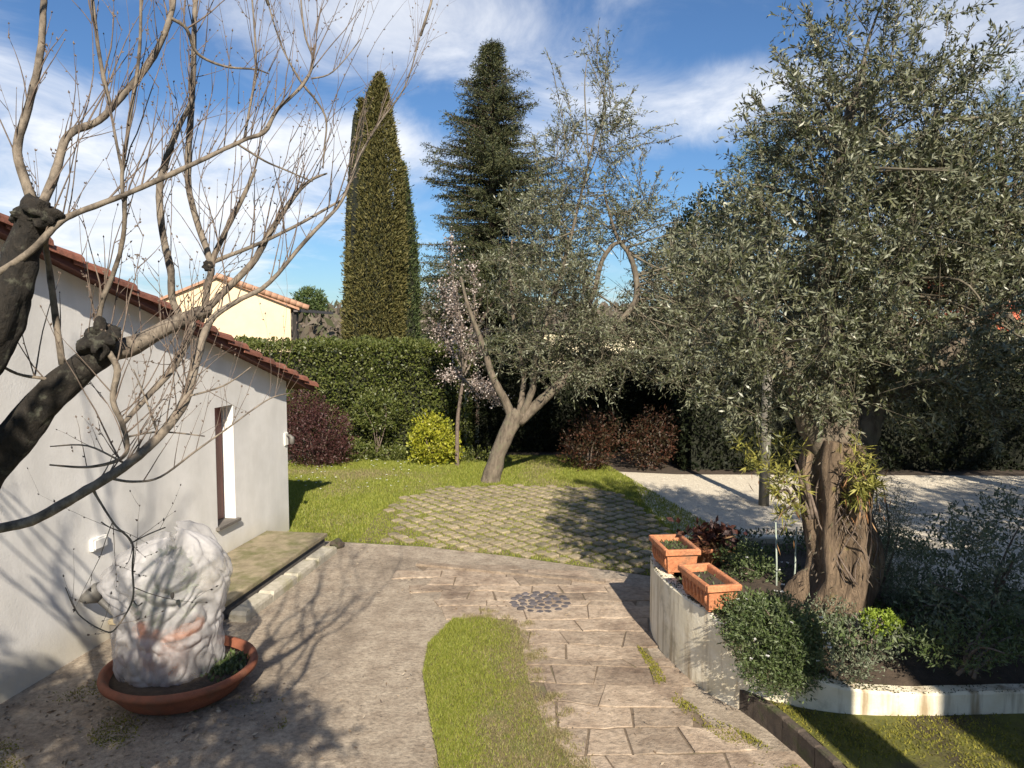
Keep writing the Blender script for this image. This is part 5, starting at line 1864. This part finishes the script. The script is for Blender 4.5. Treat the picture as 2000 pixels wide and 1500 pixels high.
# another olive over the gravel at the right, its crown behind the old one
rb = Vector((9.7, 12.8, 0))
olive('gravel_olive_tree', 'olive tree at the side of the shaded gravel behind the old olive', tuple(rb), [(rb - UP * .1, .22), (rb + UP * 1.0, .18), (rb + Vector((-.2, 0, 2.0)), .16)],
      [[(rb + Vector((-.2, 0, 1.9)), .12), (rb + Vector((-1.2, 0, 2.9)), .08), (rb + Vector((-2.0, 0, 3.8)), .04)], [(rb + Vector((-.2, 0, 1.9)), .12), (rb + Vector((.4, .2, 3.2)), .08), (rb + Vector((.5, .2, 4.4)), .04)],
       [(rb + Vector((-.2, 0, 1.9)), .1), (rb + Vector((1.2, .2, 2.8)), .08), (rb + Vector((1.9, .2, 3.4)), .04)]],
      [(6.4, 12.4, 3.5, 1.0, 1.1, 0.9), (8.9, 12.8, 4.6, 1.3, 1.2, 0.8), (10.4, 12.8, 3.6, 1.3, 1.3, 1.0), (6.2, 12.6, 2.6, 0.9, 0.9, 0.6), (8.9, 12.2, 2.45, 1.5, 1.1, 0.5)], 2000, 12, 0.4, 0.09, 0.024, M_bark_ol, sub=50)


# ================================================================== HEDGES AND SHRUBS BEHIND
def hedge(name, label, x0, x1, y0, y1, h, n, leafL, leafW, mat, wob=0.12, core_mat=None, cat_='hedge'):
    root = empty(name, label, cat_, loc=((x0 + x1) / 2, (y0 + y1) / 2, 0))
    # front, top, ends
    Lx, Ly = x1 - x0, y1 - y0
    u = RNG.uniform(0, 1, n)
    aF, aT, aE = Lx * h, Lx * Ly, 2 * Ly * h
    w = np.array([aF, aT, aE, aF * 0.25])
    side = RNG.choice(4, n, p=w / w.sum())
    X = RNG.uniform(x0, x1, n)
    Y = RNG.uniform(y0, y1, n)
    Z = RNG.uniform(0.02, h, n)
    nx = np.zeros((n, 3))
    Y[side == 0] = y0
    nx[side == 0] = (0, -1, 0.3)
    Z[side == 1] = h
    nx[side == 1] = (0, 0, 1)
    e = side == 2
    X[e] = np.where(RNG.uniform(0, 1, e.sum()) < .5, x0, x1)
    nx[e] = (0, 0, 0.3)
    Y[side == 3] = y1
    nx[side == 3] = (0, 1, .3)
    Pp = np.stack([X, Y, Z], 1)
    bumpy = np.array([mnoise.noise(Vector(p) * 1.5) + 0.5 * mnoise.noise(Vector(p) * 4.0) for p in Pp])
    Pp = Pp + unit(nx + 1e-6) * (bumpy * wob + RNG.uniform(-0.16, 0.03, n))[:, None]
    D = unit(nx * 0.5 + rand_unit(n) + np.array([0, 0, 0.25]))
    LL = leafL * RNG.uniform(.6, 1.2, n)
    stuff(arr_obj('leaves', *leaves(Pp, D, LL, leafW * LL / leafL), mat, root))
    child_build(MB().box(((x0 + x1) / 2, (y0 + y1) / 2, h / 2 - 0.12), Lx - 0.4, Ly - 0.45, h - 0.2), 'hedge_shade_core', core_mat or M_inner, root)  # solid block, the hedge's inner shade put into its near-black colour
    return root


hedge('laurel_hedge', 'tall clipped green hedge along the back of the lawn behind the white outbuilding', -9.5, -1.0, 18.0, 19.4, 2.62, 60000, 0.085, 0.045, L_hedge, 0.2)
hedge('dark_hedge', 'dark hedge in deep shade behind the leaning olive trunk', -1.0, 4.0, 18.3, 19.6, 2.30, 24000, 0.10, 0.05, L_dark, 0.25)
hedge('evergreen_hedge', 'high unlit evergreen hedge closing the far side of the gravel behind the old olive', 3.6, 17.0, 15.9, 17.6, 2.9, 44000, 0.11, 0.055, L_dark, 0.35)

PS = px_lobe(620, 850, 60, 65, 16.6)
shrub('purple_shrub', 'dark purple leaved shrub on the lawn beside the corner of the white outbuilding', 'shrub', [px_lobe(620, 850, 66, 62, 16.7), px_lobe(590, 800, 50, 40, 17.0), px_lobe(650, 880, 40, 35, 16.6)], 1500, 0.06, 0.026, L_purple,
      base=(PS[0], PS[1], 0), k=8, Ls=0.4, up=0.8)
YS = px_lobe(848, 868, 50, 50, 16.9)
shrub('golden_shrub', 'bright yellow green shrub in front of the clipped hedge', 'shrub', [px_lobe(848, 866, 50, 46, 16.9), px_lobe(840, 830, 35, 25, 17), px_lobe(872, 880, 30, 30, 16.8)], 620, 0.075, 0.042, L_yellow, base=(YS[0], YS[1], 0), k=8, Ls=0.3)
for (px_, py_, lab) in ((1265, 865, 'rust coloured shrub in the shade at the edge of the gravel'), (1150, 870, 'dull brown shrub under the dark hedge right of the leaning olive')):
    c = px_lobe(px_, py_, 55, 50, 16.2)
    shrub('rusty_shrub', lab, 'shrub', [c, px_lobe(px_ + 20, py_ - 35, 40, 36, 16.3)], 420, 0.085, 0.035, L_rust, base=(c[0], c[1], 0), k=8, Ls=0.4, up=0.8)
c = px_lobe(1810, 610, 60, 50, 16)
shrub('red_leaved_tree', 'reddish leaved small tree seen through the crown of the old olive', 'tree', [px_lobe(1800, 560, 60, 40, 18.7), px_lobe(1880, 640, 50, 40, 18.7), px_lobe(1790, 660, 60, 30, 18.7), px_lobe(1925, 590, 16, 30, 18.7)], 1300, 0.10, 0.045, leaf_mat('red_autumn_leaf', [(0.14, 0.03, 0.018), (0.24, 0.06, 0.03), (0.20, 0.10, 0.04), (0.09, 0.05, 0.025)], None, 0.5, 0.2), base=(10.3, 18.8, 0), k=8, Ls=0.4)
# small green undergrowth along the foot of the hedge
for (px_, py_, rx, ry, lab) in ((700, 880, 50, 22, 'low leafy plant at the hedge foot beside the purple shrub'), (770, 890, 40, 18, 'low leafy plant at the hedge foot touching the golden shrub'),
                                (930, 895, 50, 22, 'low leafy plant between the golden shrub and the leaning olive trunk'), (735, 800, 50, 40, 'rounded leafy bush bulging from the clipped hedge above the low plants')):
    c = px_lobe(px_, py_, rx, ry, 17.4)
    shrub('hedge_foot_plant', lab, 'plant', [c], 260, 0.08, 0.035, L_hedge, base=(c[0], c[1], 0), k=7, Ls=0.25, group='plants at the foot of the hedge', nst=4)

# plum in blossom behind the leaning olive
pbz = Vector((-1.2, 16.6, 0))
plum = empty('blossoming_plum', 'slender plum tree in pale pink blossom behind the leaning olive', 'tree', loc=pbz)
pa, ra = smooth_path([pbz - UP * .1, pbz + Vector((.02, 0, 1.0)), P(905, 740, 16.5)], [0.05, 0.04, 0.035], 6)
child_build(MB().tube(pa, ra, 10, 0.2), 'trunk', M_twig, plum, True)
pv = MB()
bl = []
for (x0, y0, x1, y1) in ((905, 740, 880, 470), (905, 730, 925, 520), (905, 740, 965, 770), (905, 720, 850, 640), (905, 730, 890, 560), (910, 730, 945, 650), (905, 740, 870, 740), (905, 740, 985, 790), (900, 700, 860, 560)):
    a, b_ = P(x0, y0, 16.5), P(x1, y1, 16.4 + RNG.normal(0, .3))
    m_ = a.lerp(b_, .5) + Vector((RNG.normal(0, .08), RNG.normal(0, .2), .05))
    pa, ra = smooth_path([a, m_, b_], [0.03, 0.018, 0.006], 7)
    pv.tube(pa, ra, 6)
    for p in pa[4:]:
        for _ in range(10):
            d = Vector((RNG.normal(), RNG.normal(), RNG.normal() + .4)).normalized()
            bl.append((p, d, RNG.uniform(.12, .35)))
child_build(pv, 'branches', M_bark_pale, plum, True)
Pb = np.array([p for p, d, l in bl])
Dv = np.array([d for p, d, l in bl])
Lv = np.array([l for p, d, l in bl])
stuff(arr_obj('twigs', *twig_mesh(Pb, Dv, Lv, 0.006, 0), M_twig, plum))
kq = 4
stuff(arr_obj('blossom', *sprigs(Pb, Dv, Lv, kq, 0.05, 0.042, 0.0, 1.2), L_blossom, plum))


# ================================================================== CONIFERS
def cypress(label, base, h, r, n, mat, lean=0.0, seed=0, prof=None):
    root = empty('cypress_tree', label, 'tree', loc=base)
    base = Vector(base)
    prof = prof or [(0, .85), (.08, .97), (.25, 1.0), (.5, .98), (.65, .88), (.78, .68), (.9, .40), (.97, .20), (1, .03)]
    t = RNG.uniform(0, 1, n) ** 1.0
    rr = np.interp(t, [p[0] for p in prof], [p[1] for p in prof]) * r
    a = RNG.uniform(0, 2 * PI, n)
    # vertical flame-like ridges
    ridge = np.array([mnoise.noise(Vector((math.cos(A) * 2.2 + seed, math.sin(A) * 2.2, T * 2.2))) + 0.6 * mnoise.noise(Vector((math.cos(A) * 5 + seed, math.sin(A) * 5, T * 9))) for A, T in zip(a, t)])
    R_ = rr * (1 + 0.26 * ridge) - np.abs(RNG.normal(0, 0.07, n)) + np.where(RNG.uniform(0, 1, n) < 0.15, np.abs(RNG.normal(0, 0.07, n)), 0)
    Pp = np.stack([base.x + R_ * np.cos(a) + lean * t * h, base.y + R_ * np.sin(a), base.z + 0.15 + t * h], 1)
    D = unit(np.stack([np.cos(a) * .55, np.sin(a) * .55, np.full(n, 0.8)], 1) + rand_unit(n) * 0.8)
    LL = RNG.uniform(.06, .15, n)
    stuff(arr_obj('foliage', *leaves(Pp, D, LL, LL * 0.28), mat, root))
    child_build(MB().lathe(base, [(p[1] * r * 0.80 + 0.01, 0.12 + p[0] * h * 0.97) for p in prof], 16, 0.1), 'cypress_shade_core', M_inner, root, True)  # solid core that stops light, inner shade put into its colour
    child_build(MB().tube([base - UP * .1, base + UP * 0.6], [0.2, 0.17], 10), 'trunk', M_bark_con, root, True)
    return root


cb = P(728, 640, 22.5)
cypress('tall olive gold cypress standing behind the clipped hedge', (cb.x, cb.y, 0), P(748, 150, 22.5).z - 0.1, 0.80, 70000, L_cypress, 0.028, 1)
cb = P(795, 640, 23.3)
cypress('narrow green cypress close beside the tall golden one', (cb.x, cb.y, 0), P(790, 330, 23.3).z, 0.42, 22000, L_cypress2, -0.012, 5)
cb = P(700, 640, 22.9)
cypress('slim cypress stem rising at the side of the tall golden cypress', (cb.x, cb.y, 0), P(715, 205, 22.9).z, 0.45, 20000, L_cypress, 0.02, 9)


def spruce(label, base, h, rmax, nb, mat, seed=0):
    root = empty('spruce_tree', label, 'tree', loc=base)
    base = Vector(base)
    child_build(MB().tube([base - UP * .1, base + UP * h * .5, base + UP * (h - .1)], [0.26, 0.15, 0.02], 10), 'trunk', M_bark_con, root, True)
    rg = random.Random(seed)
    bm_ = MB()
    Pb, Dv, Lv = [], [], []
    for i in range(nb):
        t = (i + rg.random()) / nb
        z = h * (0.10 + 0.89 * t)
        l0_ = rmax * min(1.0, (1 - t) / 0.42) * rg.uniform(0.4, 1.2)
        a = rg.uniform(0, 2 * PI)
        l = l0_ * (0.85 + 0.75 * mnoise.noise(Vector((math.cos(a) * 1.3 + seed, math.sin(a) * 1.3, z * 0.8)))) + 0.12
        d = Vector((math.cos(a), math.sin(a), 0))
        slope = 0.35 - 0.5 * (1 - t)
        pts = []
        for k in range(7):
            u = k / 6
            pts.append(base + UP * (z + l * (slope * u - 0.28 * u * u + 0.24 * u ** 3)) + d * (l * u) + Vector((rg.gauss(0, .02), rg.gauss(0, .02), 0)))
        bm_.tube(pts, [0.03 * (1 - k / 7) + 0.005 for k in range(7)], 4)
        m = max(6, int(l / 0.075))
        for k in range(m):
            u = 0.12 + 0.88 * (k + rg.random()) / m
            j = min(int(u * 6), 5)
            p = pts[j].lerp(pts[j + 1], u * 6 - j)
            for sgn in (-1, 1):
                side = Vector((-d.y, d.x, 0)) * sgn
                dv = (side * rg.uniform(.3, 1.0) + d * rg.uniform(.3, .9) + UP * rg.uniform(-.5, .35)).normalized()
                Pb.append(p)
                Dv.append(dv)
                Lv.append(rg.uniform(.16, .42) * (0.5 + 0.5 * (1 - u)) + .06)
    child_build(bm_, 'branches', M_bark_con, root, True)
    Pb, Dv, Lv = np.array(Pb), np.array(Dv), np.array(Lv)
    stuff(arr_obj('needles', *sprigs(Pb, Dv, Lv, 7, 0.12, 0.028, 0.25, 0.75, 0.0), mat, root))
    return root


sb_ = P(962, 640, 26)
spruce('tall dark spruce tree rising behind the leaning olive', (sb_.x, sb_.y, 0), P(962, 78, 26).z, 2.55, 800, L_spruce, 3)


def leafy_tree(name, label, base, lobes, n, leafL, leafW, mat, k=8, Ls=0.4, tr=0.2, group=None):
    root = empty(name, label, 'tree', group, loc=base)
    base = Vector(base)
    top = Vector((lobes[0][0], lobes[0][1], lobes[0][2]))
    pa, ra = smooth_path([base - UP * .1, base.lerp(top, .5) + Vector((.1, 0, 0)), top], [tr, tr * .7, tr * .4], 5)
    child_build(MB().tube(pa, ra, 9, .2), 'trunk', M_bark_con, root, True)
    bm_ = MB()
    for l in lobes:
        c = Vector(l[:3])
        p0 = base.lerp(top, .55)
        pa, ra = smooth_path([p0, p0.lerp(c, .5) + UP * .1, c], [tr * .4, tr * .25, tr * .12], 4)
        bm_.tube(pa, ra, 6)
    child_build(bm_, 'limbs', M_bark_con, root, True)
    q, d, _ = in_lobes(lobes, n, .5)
    D = unit(d * .7 + rand_unit(n) * .6 + np.array([0, 0, .4]))
    stuff(arr_obj('crown', *sprigs(q, D, Ls * RNG.uniform(.6, 1.2, n), k, leafL, leafW, .1), mat, root))
    return root


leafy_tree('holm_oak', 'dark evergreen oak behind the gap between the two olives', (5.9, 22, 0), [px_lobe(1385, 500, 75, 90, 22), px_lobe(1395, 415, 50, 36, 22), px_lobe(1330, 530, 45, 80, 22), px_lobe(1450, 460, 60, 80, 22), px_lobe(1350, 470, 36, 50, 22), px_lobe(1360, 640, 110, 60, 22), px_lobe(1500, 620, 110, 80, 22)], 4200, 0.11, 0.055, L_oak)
for (lab, b, lb) in (('pine with bright green needles peeping out left of the old olive crown', (9.2, 28, 0), [px_lobe(1480, 335, 45, 45, 28), px_lobe(1520, 280, 50, 50, 28), px_lobe(1500, 400, 50, 40, 28)]),
                     ('tall pine with green needles seen right of the old olive crown', (18.5, 28, 0), [px_lobe(1950, 270, 60, 70, 28), px_lobe(2000, 200, 70, 70, 28), px_lobe(1985, 330, 80, 60, 28), px_lobe(1910, 340, 40, 40, 28)])):
    leafy_tree('pine_tree', lab, b, lb, 700, 0.17, 0.022, L_pine, 12, 0.45, 0.25)
leafy_tree('umbrella_pine', 'small round topped pine far off beyond the cream house', (-21, 80, 0), [px_lobe(604, 592, 22, 18, 80), px_lobe(618, 603, 14, 10, 80), px_lobe(590, 602, 12, 9, 80)], 500, 0.5, 0.12, L_pine, 7, 0.8, 0.3)
leafy_tree('backyard_tree', 'bushy dark tree behind the hedge at the side of the spruce', (-1.0, 24, 0), [px_lobe(880, 570, 60, 60, 24), px_lobe(950, 560, 80, 50, 24), px_lobe(835, 620, 45, 45, 24), px_lobe(1000, 540, 60, 60, 24)], 1400, 0.09, 0.035, L_spruce, 8, 0.4)
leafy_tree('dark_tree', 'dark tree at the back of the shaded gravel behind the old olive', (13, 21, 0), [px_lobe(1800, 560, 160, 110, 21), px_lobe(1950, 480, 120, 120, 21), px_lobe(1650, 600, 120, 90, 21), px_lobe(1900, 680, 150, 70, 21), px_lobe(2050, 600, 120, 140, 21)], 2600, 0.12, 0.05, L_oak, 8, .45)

# far wooded slope
hb = MB()
nx_, ny_ = 60, 10
for j in range(ny_):
    for i in range(nx_):
        x = -140 + 280 * i / (nx_ - 1)
        y = 70 + 14 * j
        z = -1 + 9.0 * (j / (ny_ - 1)) ** 1.2 * (0.75 + 0.5 * mnoise.noise(Vector((x * .02, y * .02, 1)))) * (1.0 if x < 10 else 0.6)
        hb.v.append((x, y, z))
for j in range(ny_ - 1):
    for i in range(nx_ - 1):
        hb.f.append((j * nx_ + i, j * nx_ + i + 1, (j + 1) * nx_ + i + 1, (j + 1) * nx_ + i))
o = hb.build('hills', M_field, None, True)
o['kind'] = 'structure'
n = 9000
xx = RNG.uniform(-60, 20, n)
yy = RNG.uniform(62, 120, n)
zz = np.interp(yy, [62, 70, 196], [0, 0, 9.0]) + RNG.uniform(0, 3.2, n)
Pp = np.stack([xx, yy, zz], 1)
o = stuff(arr_obj('wooded_slope', *leaves(Pp, unit(rand_unit(n) + np.array([0, 0, .8])), 1.5, 0.5), L_brown))
tag(o, 'brown leafless wood on the far slope between the cream house and the cypress', 'wood')
n = 5000
Pp = np.stack([RNG.uniform(-60, 20, n), RNG.uniform(60, 64, n), RNG.uniform(-.5, 1.6, n)], 1)
o = stuff(arr_obj('far_bushes', *leaves(Pp, unit(rand_unit(n) + np.array([0, 0, .5])), 0.8, 0.35), L_rosemary))
tag(o, 'grey green bushes at the foot of the far wooded slope', 'bushes')


# ================================================================== NEIGHBOURS' HOUSES
def house(name, label, p0, p1, depth, z_eave, z_ridge, ridge_t, wall_m, roof_m, d_len=6.0, over=0.35, gable_front=True):
    """p0,p1 front wall ends on ground (x,y); gable faces the viewer"""
    a, b = Vector((p0[0], p0[1], 0)), Vector((p1[0], p1[1], 0))
    dirx = (b - a).normalized()
    back = Vector((-dirx.y, dirx.x, 0))
    if back.y < 0:
        back = -back
    root = empty(name, label, 'house', loc=((a + b) / 2))
    r = a.lerp(b, ridge_t)
    fr_ = [a - UP * .2, b - UP * .2, b + UP * z_eave, r + UP * z_ridge, a + UP * z_eave]
    bk = [p + back * d_len for p in fr_]
    child_build(MB().add(fr_ + bk, [(0, 1, 2, 3, 4), (9, 8, 7, 6, 5), (0, 5, 6, 1), (1, 6, 7, 2), (0, 4, 9, 5), (2, 7, 8, 3), (3, 8, 9, 4)]), 'wall', wall_m, root)
    rr_ = MB()
    for e, sgn in ((a, -1), (b, 1)):
        zz_ = UP * z_eave
        sl = (e + zz_ - (r + UP * z_ridge)).normalized()
        e2 = e + zz_ + sl * over
        f_ = -back * 0.14
        rr_.quadprism(r + UP * (z_ridge + .01) + f_, e2 + UP * .01 + f_, e2 + UP * .01 + back * (d_len + .3), r + UP * (z_ridge + .01) + back * (d_len + .3), UP * 0.10)
    roof_ = child_build(rr_, 'roof', roof_m, root)
    return root, a, b, dirx, back, roof_


dpt = 30
a0, b0 = P(290, 640, 28.4), P(568, 640, dpt)
hs1, a, b_, dx, bk, roof_ = house('cream_house', 'cream rendered house with shallow tiled gable beyond the white outbuilding', (a0.x, a0.y), (b0.x, b0.y), dpt, P(568, 600, dpt).z, P(420, 546, dpt).z, 0.47, M_cream, M_tile_f)
# tile ends along the right verge
for k in range(14):
    t = k / 13
    rpt = a.lerp(b_, 0.47) + UP * (P(420, 546, dpt).z + .11)
    ept = b_ + UP * (P(568, 600, dpt).z + .11) + (b_ - a).normalized() * .3
    p = rpt.lerp(ept, t) - bk * 0.12
    sdir = (ept - rpt).normalized()
    child_build(MB().tube([p, p + sdir * 0.40], [0.10, 0.12], 8), 'tile', M_tile_f, roof_, True)
child_build(MB().box((b_.x + 0.10, b_.y + 0.3, 1.9), 0.16, 0.3, 3.6), 'dark_strip', M_dark, hs1)  # narrow dark upright strip at the right end of the wall
child_build(MB().box((b_.x + 0.2, b_.y + 3, P(568, 600, dpt).z - 0.12), 0.16, 6, 0.12), 'gutter', M_greyroof, hs1)

a0, b0 = P(868, 640, 29), P(1260, 640, 29)
house('pale_house', 'low pale yellow house with dark flat roof glimpsed through the leaning olive', (a0.x, a0.y), (b0.x, b0.y), 29, P(900, 655, 29).z, P(900, 648, 29).z, 0.5, M_cream2, M_greyroof, 6, 0.5)
a0, b0 = P(1760, 640, 19.5), P(2150, 640, 19.5)
hs3, a, b_, dx, bk, roof_ = house('red_house', 'red rendered house with tiled roof and chimney showing at the side of the olive', (a0.x, a0.y), (b0.x, b0.y), 19.5, P(1900, 672, 19.5).z, P(1900, 632, 19.5).z, 0.5, M_red, M_tile_f, 6, .4)
cc = P(1960, 630, 19.9)
zt = P(1960, 594, 19.9).z
child_build(MB().box((cc.x, cc.y, zt - 0.6), 0.55, 0.5, 1.2), 'chimney', M_red, hs3)
child_build(MB().box((cc.x, cc.y, zt + 0.045), 0.66, 0.6, 0.09), 'chimney_cap', M_tile_f, hs3)

# ================================================================== OFF TO THE SIDES (unseen, added to cast the shade in the foreground)


def off_tree(label, base, lobes, n, k=9, mat=L_oak):
    return leafy_tree('unseen_shade_tree', label, base, lobes, n, 0.11, 0.05, mat, k, 0.35, 0.14)


vil = empty('unseen_shade_house', 'cream rendered house beside the viewpoint whose shadow darkens the right of the bed', 'house', loc=(8.5, -2.5, 0))  # unseen house, turned and sized for the edge of its shadow
HA = math.radians(10.0)


def HV(u, v, z):
    """u along the front, v towards the back, from the near corner"""
    return Vector((3.72 + u * math.cos(HA) + v * math.sin(HA), 2.1 + u * math.sin(HA) * 0.0 + u * 0.0 - v * math.cos(HA), z))


hw = MB()
hw.quadprism(HV(0.25, 0.25, -0.1), HV(10, 0.25, -0.1), HV(10, 0.25, 5.7), HV(0.25, 0.25, 5.7), HV(0, 8, 0) - HV(0, 0, 0))
child_build(hw, 'wall', M_cream, vil)
rv = MB()
rv.quadprism(HV(0, 0, 5.66), HV(10.3, 0, 5.66), HV(10.3, 4.3, 6.8), HV(0, 4.3, 6.8), (0, 0, 0.16))
rv.quadprism(HV(0, 4.3, 6.8), HV(10.3, 4.3, 6.8), HV(10.3, 8.6, 5.66), HV(0, 8.6, 5.66), (0, 0, 0.16))
child_build(rv, 'roof', M_tile_f, vil)
for wx in (2.0, 5.0, 8.0):
    for wz in (1.4, 4.2):
        p_ = HV(wx, 0.23, wz)
        child_build(MB().box((p_.x, p_.y, p_.z), 1.0, 0.08, 1.4), 'window', M_glass, vil)
off_tree('evergreen oak at the side of the drive that shades the gravel', (9.6, 4.6, 0), [(9.0, 4.6, 5.2, 1.7, 1.4, 1.2), (7.3, 4.2, 4.9, 1.5, 1.2, 1.1), (10.6, 5.2, 5.0, 1.7, 1.5, 1.2), (12.4, 6, 5, 1.8, 1.6, 1.3), (8.6, 5.6, 4.0, 1.4, 1.2, 0.9), (10.6, 6.6, 4.2, 1.6, 1.3, 1.0)], 4600)  # unseen tree, added so that the gravel falls in dappled shade
off_tree('evergreen bush tree below the terrace that shades the concrete by the bowl', (-2.0, -0.7, 0), [(-1.3, -0.3, 4.0, 0.6, 0.45, 0.4), (-2.2, -0.3, 4.05, 0.7, 0.5, 0.45), (-3.0, -0.2, 4.0, 0.6, 0.5, 0.4), (-0.75, -0.5, 4.1, 0.35, 0.4, 0.3)], 1300)  # unseen crown placed for dappled shade at the bottom left
pl_ = MB().tube([(3.08, 1.1, -0.1), (3.08, 1.1, 2.5), (3.08, 1.1, 4.45)], [0.22, 0.21, 0.20], 16)  # unseen pillar, placed and sized for the column shadow it casts
o = pl_.build('unseen_shadow_pillar', M_plaster, None, True)
tag(o, 'round plastered pillar of the terrace beside the viewpoint', 'pillar')

print('objects', len(bpy.data.objects), 'tris', sum(sum(len(p.vertices) - 2 for p in me.polygons) if len(me.polygons) < 2000 else len(me.polygons) * 2 for me in bpy.data.meshes))
